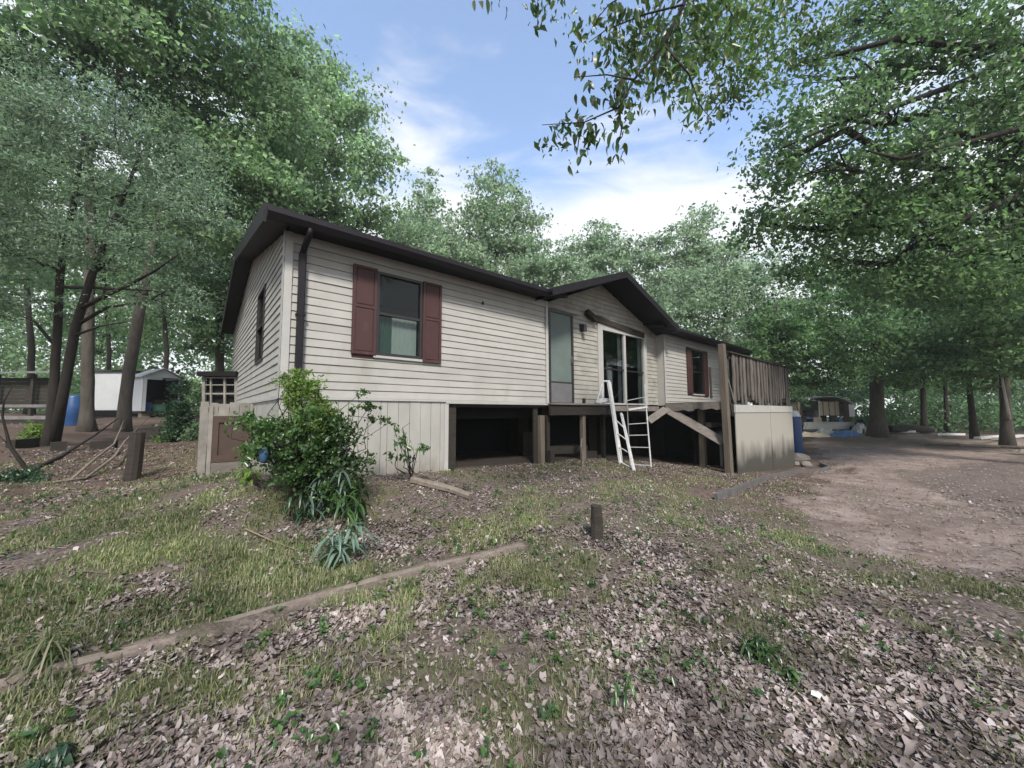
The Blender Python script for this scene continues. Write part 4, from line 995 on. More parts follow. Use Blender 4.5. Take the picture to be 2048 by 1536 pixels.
# ------------------------------------------------------------------ trees on the right
gR = ground_at(2330, 12)
big_l = [P(2330, 300, 12), P(2180, 190, 11.5), P(2048, 112, 11), P(1930, 165, 10.6), P(1800, 212, 10.3), P(1690, 243, 10.1), P(1560, 300, 10)]
tree('spreading_oak', 'big dark oak reaching in from the right with long bare limbs',
     [gR, P(2330, 700, 12), P(2330, 400, 12), P(2320, 200, 12), P(2280, -50, 12)], [.45, .38, .33, .25, .12],
     [BL(1640, 230, 10.5, 110, 60), BL(1560, 330, 10.5, 75, 45), BL(1750, 330, 11, 130, 60), BL(1900, 240, 11, 130, 60), BL(1780, 130, 11, 110, 50), BL(1930, 60, 10.5, 130, 60), BL(1990, 350, 11.5, 120, 60), BL(1600, 420, 11, 80, 45), BL(1740, 450, 11.5, 110, 45), BL(1900, 480, 12, 120, 50), BL(2080, 200, 11, 120, 120), BL(2100, 450, 12, 110, 90), BL(1520, 450, 11.5, 45, 35), BL(1650, 520, 12, 80, 35), BL(1700, 40, 11.5, 55, 30), BL(1800, 560, 12.5, 120, 45), BL(1960, 580, 12.5, 120, 50), BL(1680, 440, 12, 80, 45), BL(1850, 400, 12, 110, 45), BL(1600, 130, 10, 60, 30), BL(1850, -30, 11, 140, 60)],
     47000, 'leaf_right', 'bark_dark', ls=(.145, .088), cl=60, clr=.70, flat=.7, twig=.8, shell=.25,
     extra=[(big_l, [.16, .13, .10, .085, .065, .045, .02]),
            ([P(2330, 380, 12), P(2200, 300, 11), P(2048, 258, 10.2), P(1930, 290, 9.9), P(1800, 320, 9.7), P(1735, 303, 9.6)], [.15, .12, .08, .065, .05, .02]),
            ([P(1990, 125, 10.9), P(1930, 108, 10.6), P(1870, 72, 10.4)], [.05, .035, .015]),
            ([P(2330, 500, 12), P(2200, 480, 11.5), P(2048, 440, 11), P(1940, 500, 10.8), P(1850, 530, 10.6)], [.12, .09, .055, .035, .012]),
            ([P(1790, 215, 10.3), P(1700, 290, 10), P(1640, 310, 9.9)], [.045, .03, .012])])
def right_tree(lab, px, d, w_, lobes, n, leaf, lean=0, ls=(.17, .10), bark='bark_dark', name='broadleaf_tree', clr=.75):
    g = ground_at(px, d); r = w_ / F_PX * d / 2 * (.68 if bark == 'bark' else .45); top = min(l_[1] for l_ in lobes)
    tree(name, lab, [g, P(px - lean * .5, 740, d), P(px - lean, 660, d), P(px - lean * 1.3, 600, d)], [r, r * .8, r * .55, .04], [BL(a, b_, d + dd, rx, ry) for a, b_, dd, rx, ry in lobes], int(n * .52), leaf, bark, ls=(ls[0] * 1.3, ls[1] * 1.3), cl=60, clr=clr * 1.1, shell=.55)
right_tree('pale grey broken trunk with leafy crown between the camper and the log pile', 1752, 26, 36, [(1700, 650, -1, 90, 50), (1780, 600, 0, 90, 50), (1690, 570, 0, 80, 45), (1820, 680, 0, 80, 40), (1740, 720, -2, 70, 22), (1640, 620, -2, 55, 50), (1740, 660, -5, 85, 40), (1680, 740, -4, 60, 26), (1810, 735, -5, 75, 25)], 36000, 'leaf_right', bark='bark')
right_tree('leaning dark-trunked tree at the far edge of the clearing', 1945, 24, 22, [(1900, 620, 0, 100, 55), (1980, 560, 0, 100, 60), (1860, 540, 0, 90, 50), (1930, 700, 1, 90, 40), (1930, 640, -5, 90, 45), (1880, 730, -4, 80, 35), (1960, 745, -3, 70, 35)], 36000, 'leaf_right', lean=20)
right_tree('thick grey-trunked tree beside the leaning white pole', 2008, 20, 24, [(2040, 600, -1, 100, 60), (2090, 480, 0, 110, 80), (2010, 520, 0, 80, 60), (2060, 700, 1, 90, 50), (1990, 640, -3, 80, 50), (2040, 720, -3, 70, 40)], 34000, 'leaf_right', bark='bark')
right_tree('slim shaded tree standing beyond the long log pile', 1890, 32, 14, [(1880, 640, 0, 80, 50), (1850, 580, 0, 80, 50), (1920, 560, 0, 80, 50), (1890, 740, 0, 60, 40), (1880, 690, -3, 80, 40)], 20000, 'leaf_under', ls=(.24, .14))
right_tree('shaded tree right of the pale broken trunk', 1845, 30, 20, [(1830, 680, 0, 80, 45), (1790, 640, 0, 80, 45), (1860, 590, 0, 80, 50), (1830, 750, 0, 60, 35), (1800, 700, -4, 80, 40)], 20000, 'leaf_right', ls=(.22, .13))
right_tree('dark tree trunk at the right edge of the picture', 2062, 17, 36, [(2080, 560, 0, 90, 70), (2120, 700, 0, 100, 60), (2060, 640, 1, 60, 40), (2030, 620, -2, 80, 60)], 20000, 'leaf_right')

# far woods and undergrowth: masses nobody could count
def wood_mass(name, pts_fn, n, leaf, ls, cl, clr, lab, cat, seed):
    blobs = pts_fn()
    pts = blob_points(blobs, n, cl, clr, .6, .5, seed); v, tr = leaf_cloud(pts, ls[0], ls[1], seed=seed)
    return fast_mesh(name, v, tr, M[leaf], None, label=lab, cat=cat, kind='stuff')
def far_left():
    o = []
    for px in range(-500, 860, 62):
        top = 560 - (90 if px < 400 else 0) + (px > 600) * 60
        for py in range(top, 840, 75):
            o.append(BL(px + random.uniform(-25, 25), py + random.uniform(-20, 20), random.uniform(38, 50), 60, 48))
    return o
wood_mass('far_woods', far_left, 95000, 'leaf_left', (.40, .26), 30, 1.4, 'dense shaded woods far behind the sheds on the left', 'woods', 5)
def far_right():
    o = []
    for px in range(860, 2700, 75):
        top = 600 if px < 1500 else 560 if px < 1650 else 420
        for py in range(top, 850, 75):
            o.append(BL(px + random.uniform(-25, 25), py + random.uniform(-20, 20), random.uniform(42, 56), 62, 48))
    return o
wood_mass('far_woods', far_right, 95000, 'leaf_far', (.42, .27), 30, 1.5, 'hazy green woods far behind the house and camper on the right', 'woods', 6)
def under_right():
    return [BL(px + random.uniform(-20, 20), 835 + random.uniform(-18, 12), random.uniform(31, 37), 50, 28) for px in range(1720, 2250, 45) for _ in range(2)] + [BL(px, 775 + random.uniform(-15, 15), random.uniform(38, 44), 55, 30) for px in range(1560, 2250, 40)]
wood_mass('undergrowth', under_right, 44000, 'leaf_under', (.27, .16), 34, .9, 'bright green undergrowth along the far right edge of the clearing', 'undergrowth', 8)
def under_left():
    return [BL(px + random.uniform(-20, 20), 790 + random.uniform(-30, 20), random.uniform(27, 33), 45, 30) for px in range(-200, 480, 55) for _ in range(2)]
wood_mass('undergrowth', under_left, 24000, 'leaf_left', (.24, .14), 30, .7, 'shaded green undergrowth behind the sheds on the left', 'undergrowth', 9)

# ------------------------------------------------------------------ overhanging near branch with large single leaves
br0 = P(1420, -330, 3.4)
nb = empty('overhanging_branch', tuple(br0), 'close overhanging branch with large drooping leaves against the sky at top', 'branch')
b = MB()
main = [br0, P(1400, -120, 3.4), P(1370, 10, 3.4), P(1330, 90, 3.4), P(1270, 160, 3.4), P(1240, 215, 3.4), P(1170, 245, 3.4), P(1085, 250, 3.4)]
b.tube(main, [.03, .024, .018, .015, .012, .009, .006, .003], 6)
subs = [[(1370, 10), (1290, 30), (1215, 60), (1180, 85)], [(1330, 90), (1380, 150), (1400, 210), (1425, 240)], [(1270, 160), (1215, 150), (1150, 155)], [(1240, 215), (1245, 260), (1235, 300)], [(1400, -60), (1460, 20), (1490, 70)], [(1170, 245), (1160, 275), (1155, 310)], [(1400, -120), (1300, -40), (1220, 10), (1195, 40)], [(1330, 90), (1335, 160), (1320, 205)], [(1400, -120), (1540, -40), (1600, 5)]]
spans = [main[2:]]
for s_ in subs:
    pp = [P(x_, y_, 3.4 + random.uniform(-.25, .25)) for x_, y_ in s_]; b.tube(pp, list(np.linspace(.010, .003, len(pp))), 5); spans.append(pp)
b.v = [tuple(np.array(p) - br0) for p in b.v]
b.build('twig', M['bark_dark'], nb, smooth=True)
def big_leaf(L_=.12, W_=.065):
    v = []; f = []; k = 6
    for i in range(k + 1):
        t = i / k; w_ = W_ * math.sin(math.pi * min(1, t ** .75 * .97 + .015)) ** .8 / 2; z = -L_ * .35 * t * t
        v += [(t * L_, -w_, z + w_ * .35), (t * L_, 0, z), (t * L_, w_, z + w_ * .35)]
    for i in range(k):
        a = i * 3; f += [(a, a + 3, a + 4, a + 1), (a + 1, a + 4, a + 5, a + 2)]
    me = bpy.data.meshes.new('leaf'); me.from_pydata(v, [], f); me.materials.append(M['leaf_near']); return me
lms = [big_leaf(.135, .064), big_leaf(.11, .062), big_leaf(.125, .052)]
m2 = leaf_mat('olive_leaf', [(.07, .075, .018), (.085, .095, .022)], trans=.45, rough=.35, spec=.5)
lo = big_leaf(.11, .045); lo.materials.clear(); lo.materials.append(m2); lms.append(lo)
cnt = 0
for sp in spans * 6:
    if cnt >= 285: break
    for _ in range(6):
        if cnt >= 285: break
        k = random.randrange(len(sp) - 1); t = random.random(); p = sp[k] * (1 - t) + sp[k + 1] * t + rng.normal(size=3) * .085
        o = link(bpy.data.objects.new('leaf', random.choice(lms))); o.parent = nb; o.location = p - br0
        az = random.uniform(0, math.tau); o.rotation_euler = (random.uniform(-.9, .9), random.uniform(.2, 1.25), az); s = random.uniform(.55, 1.0); o.scale = (s, s, s); cnt += 1
# hazier twigs of the same kind further out, joined
pts = blob_points([BL(1500, 110, 5.2, 90, 60), BL(1600, 60, 6, 80, 50), BL(1450, 200, 5.6, 70, 40), BL(1330, 60, 4.2, 90, 50), BL(1290, 120, 4.2, 50, 40), BL(1500, 20, 5, 120, 40), BL(1400, 100, 4.6, 60, 50)], 3600, 24, .28, .5, .4, 77) - br0
v, tr = leaf_cloud(pts, .085, .040, up=.3, droop=.5, seed=78)
fast_mesh('foliage', v, tr, M['leaf_near'], nb, kind='stuff')
pts = blob_points([BL(1200, 60, 3.6, 45, 50), BL(1110, 258, 3.5, 45, 12), BL(1090, 10, 3.6, 90, 12), BL(1265, 90, 3.6, 62, 55), BL(1320, 160, 3.6, 55, 55), BL(1245, 205, 3.55, 50, 35), BL(1390, 50, 3.7, 90, 50), BL(1370, 210, 3.6, 45, 30), BL(1140, 262, 3.5, 45, 14), BL(1470, 30, 3.9, 80, 40)], 1500, 18, .17, .6, .4, 79) - br0
v, tr = leaf_cloud(pts, .082, .038, up=.25, droop=.6, seed=80)
fast_mesh('foliage', v, tr, M['leaf_near'], nb, kind='stuff')
br1 = P(960, -160, 3.0)
nb2 = empty('overhanging_twig', tuple(br1), 'small twig tip with a few leaves poking in at the top centre edge', 'twig')
b = MB().tube([br1, P(965, -60, 3.0), P(985, -8, 3.0)], [.01, .006, .003], 5).tube([P(965, -60, 3), P(950, -15, 3.0)], [.005, .002], 5); b.v = [tuple(np.array(p) - br1) for p in b.v]
b.build('twig', M['bark_dark'], nb2)
for (px, py, a) in ((952, 2, 1.2), (963, 4, 1.0), (975, 0, .9), (988, 6, 1.2), (1004, 0, 1.1), (1014, 16, 1.3), (1135, -12, 1.2)):
    o = link(bpy.data.objects.new('leaf', random.choice(lms[1:]))); o.parent = nb2; o.location = P(px, py - 2, 3.0) - br1; o.rotation_euler = (random.uniform(-.5, .5), a, random.uniform(0, math.tau)); o.scale = (.8, .8, .8)

# ------------------------------------------------------------------ shrubs by the house
def shrub(name, lab, base, stems, blobs, n, leaf, ls, twigs=4, cl=24, clr=.12, cat='shrub', flat=.6, bark='bark_dark', up=.45, droop=.1, shell=.4, seed=3, extra_leaf=None):
    base = np.array(base, float); root = empty(name, tuple(base), lab, cat)
    b = MB()
    for pth, r in stems: b.tube([np.array(p) for p in pth], r, 5, cap=False)
    for (c, r3) in blobs:
        for _ in range(twigs):
            u = rng.normal(size=3); u /= np.linalg.norm(u); e = np.array(c) + u * np.array(r3) * .8
            b.tube(curve(base + (np.array(c) - base) * .25, e, 4, .02, .3), [.010, .008, .006, .005, .003], 4, cap=False)
    b.v = [tuple(np.array(p) - base) for p in b.v]; b.build('stem', M[bark], root, smooth=True)
    v, tr = leaf_cloud(blob_points(blobs, n, cl, clr, flat, shell, seed) - base, ls[0], ls[1], up=up, droop=droop, seed=seed)
    fast_mesh('foliage', v, tr, M[leaf], root, kind='stuff')
    return root
sbase = hit(600, 985)
sbase[2] = G(sbase[0], sbase[1])
D0 = 4.75
shrub('evergreen_shrub', 'large dark evergreen shrub hiding the front corner of the skirting', sbase,
      [([sbase, P(600, 900, D0), P(590, 830, D0)], [.035, .025, .01]), ([sbase, P(640, 900, D0), P(680, 840, D0)], [.03, .02, .008]), ([sbase, P(560, 900, D0), P(520, 850, D0)], [.03, .02, .008])],
      [BL(520, 850, D0, 42, 30), BL(560, 880, D0, 55, 38), BL(625, 860, D0, 55, 42), BL(680, 870, D0, 48, 40), BL(610, 920, D0 - .05, 75, 35), BL(690, 925, D0, 40, 30), BL(520, 910, D0 - .1, 45, 22), BL(640, 830, D0, 45, 30), BL(620, 965, D0, 45, 22), BL(480, 835, D0, 16, 10), BL(670, 970, D0 - .2, 40, 22)],
      8200, 'leaf_bush', (.056, .034), cl=42, clr=.13, shell=.6, seed=21)
lb_ = np.array(P(595, 835, D0 - .02))
shrub('lime_conifer', 'upright yellow-green plumes rising above the dark shrub at the house corner', sbase + [.05, .05, 0],
      [([sbase, P(600, 860, D0), P(598, 790, D0)], [.03, .02, .008])],
      [BL(582, 765, D0, 20, 12), BL(602, 750, D0, 17, 14), BL(615, 775, D0, 22, 22), BL(590, 795, D0, 22, 26), BL(628, 800, D0, 22, 20), BL(635, 765, D0, 11, 12), BL(610, 830, D0 - .02, 30, 22), BL(655, 820, D0 - .1, 16, 12), BL(636, 850, D0 - .15, 16, 14), BL(570, 750, D0, 10, 10)],
      5200, 'leaf_lime', (.042, .018), cl=30, clr=.075, seed=22, cat='conifer')
sp0 = hit(820, 945); sp0 = PY(822, 945, -.35); sp0[2] = G(sp0[0], sp0[1])
shrub('vine_sapling', 'wilting sapling with drooping leaves against the cream skirting', sp0,
      [([sp0, P(815, 900, 5.6), P(805, 855, 5.6), P(820, 845, 5.6)], [.012, .009, .006, .003]), ([sp0, P(835, 900, 5.6), P(850, 888, 5.6)], [.010, .006, .003])],
      [BL(803, 880, 5.6, 10, 16), BL(798, 862, 5.6, 5, 9), BL(830, 895, 5.6, 18, 6), BL(845, 900, 5.6, 14, 14), BL(812, 910, 5.6, 12, 16), BL(775, 910, 5.6, 10, 6)], 130, 'leaf_bush', (.10, .036), twigs=1, cl=8, clr=.08, droop=.6, seed=23, cat='sapling')
vp = PY(745, 850, -.12)
shrub('climbing_vine', 'thin leafy vine arching right from the shrub across the cream skirting', sbase + [.3, .2, 0],
      [([P(680, 850, 4.9), P(700, 830, 4.95), P(735, 835, 5.0), P(775, 842, 5.1)], [.006, .005, .004, .002])],
      [BL(727, 783, 5.0, 11, 6), BL(735, 812, 5.0, 18, 8), BL(706, 818, 5.0, 10, 6), BL(740, 835, 5.0, 10, 8), BL(765, 838, 5.1, 14, 4), BL(782, 845, 5.1, 8, 4)], 300, 'leaf_bush', (.055, .035), twigs=1, cl=10, clr=.06, seed=24, cat='vine')
# long bluish strap-leaved weeds in front of the shrub
def strap_weed(lab, px, py, n, h_, spread, seed, name='broadleaf_weed', leaf='leaf_blue', group=None, lw=.032, ll=.20):
    r = random.Random(seed); base = hit(px, py); base[2] = G(base[0], base[1])
    root = empty(name, tuple(base), lab, 'weed', group)
    st_ = MB(); V = []; Fc = []
    for i in range(n):
        az = r.uniform(0, math.tau); o = np.array([math.cos(az), math.sin(az), 0]) * r.uniform(0, spread * .5)
        hh = h_ * r.uniform(.5, 1.05); tip = o * 1.7 + np.array([0, 0, hh]); path = [o * .5, o * 1.0 + [0, 0, hh * .5], tip]
        st_.tube(path, [.006, .005, .002], 4, cap=False)
        for k in range(r.randint(6, 10)):
            t = r.uniform(.25, 1.0); p = np.array(path[0]) * (1 - t) + np.array(path[2]) * t
            a2 = r.uniform(0, math.tau); d = np.array([math.cos(a2), math.sin(a2), 0]); s = np.array([-d[1], d[0], 0]); Lq = ll * r.uniform(.6, 1.2); wq = lw * r.uniform(.7, 1.2); rise = r.uniform(-.1, .7)
            b0 = len(V)
            for q in range(5):
                u = q / 4; c = p + d * Lq * u * .95 + np.array([0, 0, Lq * (rise * u - 1.0 * u * u)]); w2 = wq * math.sin(math.pi * (u * .9 + .07)) * .5
                V += [c - s * w2 + [0, 0, w2 * .5], c, c + s * w2 + [0, 0, w2 * .5]]
            for q in range(4):
                a = b0 + q * 3; Fc += [(a, a + 3, a + 4, a + 1), (a + 1, a + 4, a + 5, a + 2)]
    st_.build('stem', M['leaf_bush'], root); fast_mesh('foliage', np.array(V), np.array(Fc), M[leaf], root, smooth=True, kind='stuff')
    return root
strap_weed('tall pale bluish weed with long drooping leaves in front of the dark shrub', 640, 1035, 9, .62, .35, 1)
strap_weed('tall leafy green weed between the dark shrub and the pale bluish weed', 690, 1020, 10, .55, .4, 31, leaf='leaf_bush')
strap_weed('ragged weed trailing left of the pale bluish weed', 600, 1040, 8, .34, .4, 32, leaf='leaf_dark', lw=.028, ll=.17)
strap_weed('silvery long-leaved weed clump lowest in front of the shrub', 685, 1115, 11, .36, .34, 2)
strap_weed('leafy weed clump at the right foot of the dark shrub', 710, 1050, 8, .45, .35, 3, leaf='leaf_bush')
strap_weed('spiky pale green weed at the left foot of the dark shrub', 500, 965, 6, .25, .2, 4, leaf='leaf_lime', lw=.03, ll=.16)
strap_weed('dark green weed clump in the leaf litter at lower right', 1520, 1315, 14, .13, .18, 5, leaf='leaf_bush', lw=.02, ll=.08)
strap_weed('single upright seedling in the litter right of centre bottom', 1240, 1410, 3, .24, .08, 6, leaf='leaf_bush', lw=.016, ll=.07)
strap_weed('low broad-leaved weed at the bottom edge left', 110, 1530, 5, .10, .12, 7, leaf='leaf_dark', lw=.03, ll=.08)
strap_weed('low pale weed beside the white scraps at lower right', 1580, 1365, 5, .08, .12, 8, leaf='leaf_bush', lw=.03, ll=.06)
strap_weed('grassy weed tuft at the far lower left edge', 95, 1330, 9, .28, .2, 9, leaf='grass', lw=.010, ll=.24)
# left shrubs
for (px, py, d, rx, ry, lab, leaf, n) in ((40, 975, 6.6, 62, 42, 'low glossy dark bush at the left edge below the fallen branches', 'leaf_dark', 6500), (75, 868, 10.0, 22, 30, 'small bright vine at the foot of the twin-trunked tree', 'leaf_lime', 900), (358, 842, 12.0, 26, 45, 'ivy-covered stub between the metal shed and the landing', 'leaf_dark', 3200), (330, 880, 12.2, 26, 9, 'low lime-green plant at the foot of the ivy-covered stub', 'leaf_lime', 500), (392, 870, 11.5, 20, 30, 'scrubby green plant just left of the landing', 'leaf_left', 700), (362, 775, 14, 18, 30, 'tangled vine beside the open end of the metal shed', 'leaf_dark', 600), (1600, 790, 22, 30, 22, 'light green brush at the end of the side deck', 'leaf_under', 1500)):
    base = ground_at(px, d)
    shrub('shrub', lab, base, [([base, P(px, py, d)], [.03, .015])], [BL(px, py, d, rx * .7, ry * .7), BL(px - rx * .4, py + ry * .3, d, rx * .5, ry * .5), BL(px + rx * .4, py - ry * .1, d, rx * .5, ry * .5), BL(px, py - ry * .6, d, rx * .4, ry * .4)], n, leaf, (.055, .034) if d < 8 else (.09, .055), cl=20, clr=.16 if d < 8 else .22, seed=int(px) + 3)

# ------------------------------------------------------------------ blue barrel lid and pot in the shrub
pb_ = P(528, 902, 4.52)
MB().tube([pb_ + [0, 0, -.13], pb_ + [0, 0, -.11], pb_ + [0, 0, .02], pb_ + [0, 0, .05], pb_ + [0, 0, .06]], [.025, .046, .055, .05, .02], 14).build('jug', M['dull_blue'], None, 'blue plastic jug caught among the leaves of the dark shrub', 'jug', smooth=True)
pc = hit(512, 968)
MB().bar(pc + [0, 0, .0], P(508, 945, 4.7), .05, .012).build('scrap_sheet', M['old_white'], None, 'pale curled scrap leaning at the left foot of the dark shrub', 'scrap')

# ------------------------------------------------------------------ posts, logs, timbers in the yard
s0 = hit(1193, 1080); z0 = G(s0[0], s0[1])
stump = empty('post_stump', (s0[0], s0[1], z0), 'short dark wooden post stump in the middle of the grass', 'post')
MB().tube([(0, 0, -.1), (0, 0, .02), (.005, 0, .2), (0, .005, .40), (0, .005, .405)], [.085, .078, .068, .066, .050], 9, rough=.12).build('stump', M['wood_dark'], stump)
s1 = hit(264, 956); z1 = G(s1[0], s1[1]); hpost = P(266, 866, np.linalg.norm(s1[:2] - CAM[:2]))
dpt = float((s1 - CAM) @ FWD); ztop = P(266, 863, dpt)[2]
MB().tube([(s1[0], s1[1], z1 - .2), (s1[0], s1[1], z1 + .05), (s1[0] + .02, s1[1], (z1 + ztop) / 2), (s1[0] + .03, s1[1], ztop), (s1[0] + .03, s1[1], ztop + .005)], [.13, .125, .112, .108, .08], 10, rough=.06).build('post', M['wood_dark'], None, 'upright grey round post standing in the yard beside the fallen branches', 'post')
def ground_line(pix, lift=0.0):
    out = []
    for px, py in pix:
        q = hit(px, py); q[2] = G(q[0], q[1]) + lift; out.append(q)
    return out
MB().tube(ground_line([(822, 965), (860, 975), (900, 985), (940, 1000)], .045), [.055, .06, .058, .05], 8, rough=.15).build('log', M['stick'], None, 'weathered grey log lying in front of the skirting opening', 'log')
b = MB(); seg = []
pl = ground_line([(0, 1368), (150, 1330), (300, 1288), (470, 1240), (640, 1192), (760, 1160), (860, 1132), (1040, 1094)], .0)
bt = MB().tube([p + np.array([0, 0, .004 + .008 * math.sin(i * 1.7)]) for i, p in enumerate(pl)], [.022, .036, .018, .038, .022, .034, .028, .014], 8, rough=.3)
bt.build('landscape_timber', M['stick'], None, 'half-buried weathered edging timber crossing the lawn diagonally', 'timber')
# rubber edging round the deck corner
ed_pts = ground_line([(1432, 1003), (1480, 985), (1530, 962), (1590, 950), (1640, 946), (1660, 941), (1640, 933)], .05)
b = MB()
for i in range(len(ed_pts) - 1): b.bar(ed_pts[i], ed_pts[i + 1], .06, .15)
b.build('edging_strip', M['rubber'], None, 'dark edging strip curving round the corner of the side deck', 'edging')
for i, (px, py, px2, py2, r, lab) in enumerate(((585, 885, 712, 898, .10, 'dark railway tie lying near the round yard post'), (180, 885, 240, 893, .10, 'blackened timber lying on the slope below the sheds'), (20, 895, 70, 890, .08, 'short dark timber at the left near the twin-trunked tree'))):
    if i == 0: px, py, px2, py2 = 183, 897, 232, 894
    if i == 1: px, py, px2, py2 = 100, 900, 132, 898
    a = hit(px, py); e = hit(px2, py2); a[2] = G(a[0], a[1]) + .10; e[2] = G(e[0], e[1]) + .10
    MB().bar(a, e, .18, .22).build('railway_tie', M['wood_dark'], None, lab, 'timber')
# fallen branches leaning across the slope
fb = [('long dark fallen branch slanting from the bush up to the leaning trunk', 'bark_dark', [(62, 942, 7.0), (120, 918, 8.2), (190, 868, 10.5), (237, 834, 13)], [.035, .032, .026, .014]),
      ('pale forked fallen branch in the middle of the slope', 'stick', [(140, 962, 6.6), (190, 915, 7.6), (228, 886, 8.8), (240, 858, 10.2), (248, 838, 11)], [.022, .024, .020, .014, .008]),
      ('longest pale fallen branch nearest the round yard post', 'stick', [(105, 985, 6.2), (170, 955, 6.8), (228, 912, 7.8), (250, 880, 9.0), (295, 834, 11.5)], [.020, .026, .024, .018, .008])]
for lab, m_, pts_, rd in fb:
    b = MB(); pth = []
    for px, py, d in pts_:
        q = P(px, py, d); pth.append(np.array([q[0], q[1], max(q[2], G(q[0], q[1]) + .03)]))
    b.tube(pth, rd, 7, rough=.2)
    if 'forked' in lab: b.tube([pth[2], P(194, 905, 8.4), P(197, 893, 8.6)], [.014, .012, .006], 5); b.tube([pth[3], P(249, 852, 10.3)], [.01, .006], 5)
    b.build('fallen_branch', M[m_], None, lab, 'branch', smooth=True)
ds = P(0, 770, 6.5); dd = [hit(60, 945), P(20, 890, 7), P(5, 830, 7), P(8, 800, 7), P(28, 765, 7)]
MB().tube(dd, [.035, .025, .018, .014, .006], 6, rough=.15).tube([dd[1], P(-10, 860, 7.1)], [.015, .006], 5).build('dead_sapling', M['bark_dark'], None, 'bare dead sapling bending up at the left edge', 'sapling', smooth=True)
# thin stick stuck in the ground before the deck
q = hit(1173, 958); MB().tube([q, P(1176, 915, float((q - CAM) @ FWD))], [.008, .004], 5).build('stick', M['stick'], None, 'thin pale stick stuck upright before the entry deck', 'stick')
q = hit(1110, 950); q[2] = G(q[0], q[1]) + .02; e = hit(1150, 925); e[2] = G(e[0], e[1]) + .1; MB().tube([q, e], [.01, .005], 5).build('stick', M['stick'], None, 'thin stick lying slanted in front of the entry deck', 'stick')
q = ground_line([(490, 1062), (540, 1085), (585, 1103)], .03); MB().tube(q, [.009, .008, .005], 5).build('stick', mat('straw_stick', (.20, .155, .085)), None, 'yellow dry stem lying on the lawn left of the weeds', 'stick')

# ------------------------------------------------------------------ left background: sheds, lean-to, barrel
def local(name, lab, cat, px, d, group=None, yaw=0.0):
    g = ground_at(px, d); return empty(name, tuple(g), lab, cat, group, rz=-YAW + yaw)
def lbx(par, name, a, b_, m_, **kw): return MB().box(a, b_).build(name, M[m_], par, **kw)
S = lambda px, d: px / F_PX * d
# long white shed box
d = 24; ws = local('storage_shed', 'long plain white shed box with dark roof edge behind the pale trunk', 'shed', 215, d)
w_ = S(34, d); zt = P(215, 741, d)[2] - ws.location[2]; zb = P(215, 818, d)[2] - ws.location[2]
lbx(ws, 'wall', (-w_, 0, zb), (w_, 2.4, zt), 'shed'); lbx(ws, 'roof', (-w_ - .1, -.12, zt + .002), (w_ + .1, 2.5, zt + .14), 'roof')
lbx(ws, 'base', (-w_, .05, -.4), (w_, 2.3, zb - .003), 'dark')
# open metal shed with a gabled front
d = 20.5; ms = local('metal_shed', 'open-fronted white metal shed with gabled roof and clutter inside', 'shed', 283, d - .5, yaw=1.08)
hw = .80; dep = 2.0
_a = -YAW + 1.08; ms.location = (ms.location[0] + hw * math.cos(_a), ms.location[1] + hw * math.sin(_a), ms.location[2]); z0 = P(310, 820, d)[2] - ms.location[2]; ze = P(310, 752, d)[2] - ms.location[2]; zp = P(310, 735, d)[2] - ms.location[2]
lbx(ms, 'floor', (-hw, 0, z0 - .12), (hw, dep, z0), 'wood_dark')
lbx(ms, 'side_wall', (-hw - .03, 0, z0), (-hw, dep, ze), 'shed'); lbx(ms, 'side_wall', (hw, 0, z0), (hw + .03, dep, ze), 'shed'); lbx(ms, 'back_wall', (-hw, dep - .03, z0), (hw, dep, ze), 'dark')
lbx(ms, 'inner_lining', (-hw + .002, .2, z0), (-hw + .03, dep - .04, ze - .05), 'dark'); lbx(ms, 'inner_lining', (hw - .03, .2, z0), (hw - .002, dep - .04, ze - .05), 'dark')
MB().poly([(-hw, 0, ze), (0, 0, zp), (hw, 0, ze)], [(-hw, .04, ze), (0, .04, zp), (hw, .04, ze)]).build('gable', M['shed'], ms)
for a, z_a, c, z_c in ((-hw - .14, ze - .03, 0, zp + .02), (0, zp + .02, hw + .14, ze - .03)):
    MB().quadbox([(a, -.12, z_a), (c, -.12, z_c), (c, dep, z_c), (a, dep, z_a), (a, -.12, z_a + .05), (c, -.12, z_c + .05), (c, dep, z_c + .05), (a, dep, z_a + .05)]).build('roof', M['shed_roof'], ms)
lbx(ms, 'door', (-hw, -.06, z0), (-hw + .12, -.03, ze - .02), 'shed'); lbx(ms, 'corner_post', (hw - .10, -.03, z0), (hw + .03, -.002, ze), 'shed')
for bx_ in (-hw + .2, hw - .2): lbx(ms, 'block', (bx_ - .18, .1, -.3), (bx_ + .18, .5, z0 - .122), 'rock')
def in_shed(px, py, d_, name, lab, cat, sx, sy, sz, m_):
    ca, sa = math.cos(-YAW + 1.08), math.sin(-YAW + 1.08); q = (ms.location[0] + px * ca - py * sa, ms.location[1] + px * sa + py * ca); zb_ = ms.location[2] + z0
    b = MB().quadbox([(-sx, -sy, 0), (sx, -sy, 0), (sx, sy, 0), (-sx, sy, 0), (-sx * 1.12, -sy * 1.12, sz), (sx * 1.12, -sy * 1.12, sz), (sx * 1.12, sy * 1.12, sz), (-sx * 1.12, sy * 1.12, sz)])
    b.box((-sx * 1.2, -sy * 1.2, sz + .002), (sx * 1.2, sy * 1.2, sz + .05))
    o = b.build(name, M[m_], None, lab, cat); o.location = (q[0], q[1], zb_); o.rotation_euler[2] = -YAW + 1.0
in_shed(.05, .55, 0, 'tote', 'green plastic tote box on the metal shed floor', 'tote', .26, .18, .32, 'green_tote')
in_shed(-.45, .50, 0, 'bag', 'dark stuffed bag left of the green tote in the shed', 'bag', .16, .16, .42, 'blue')
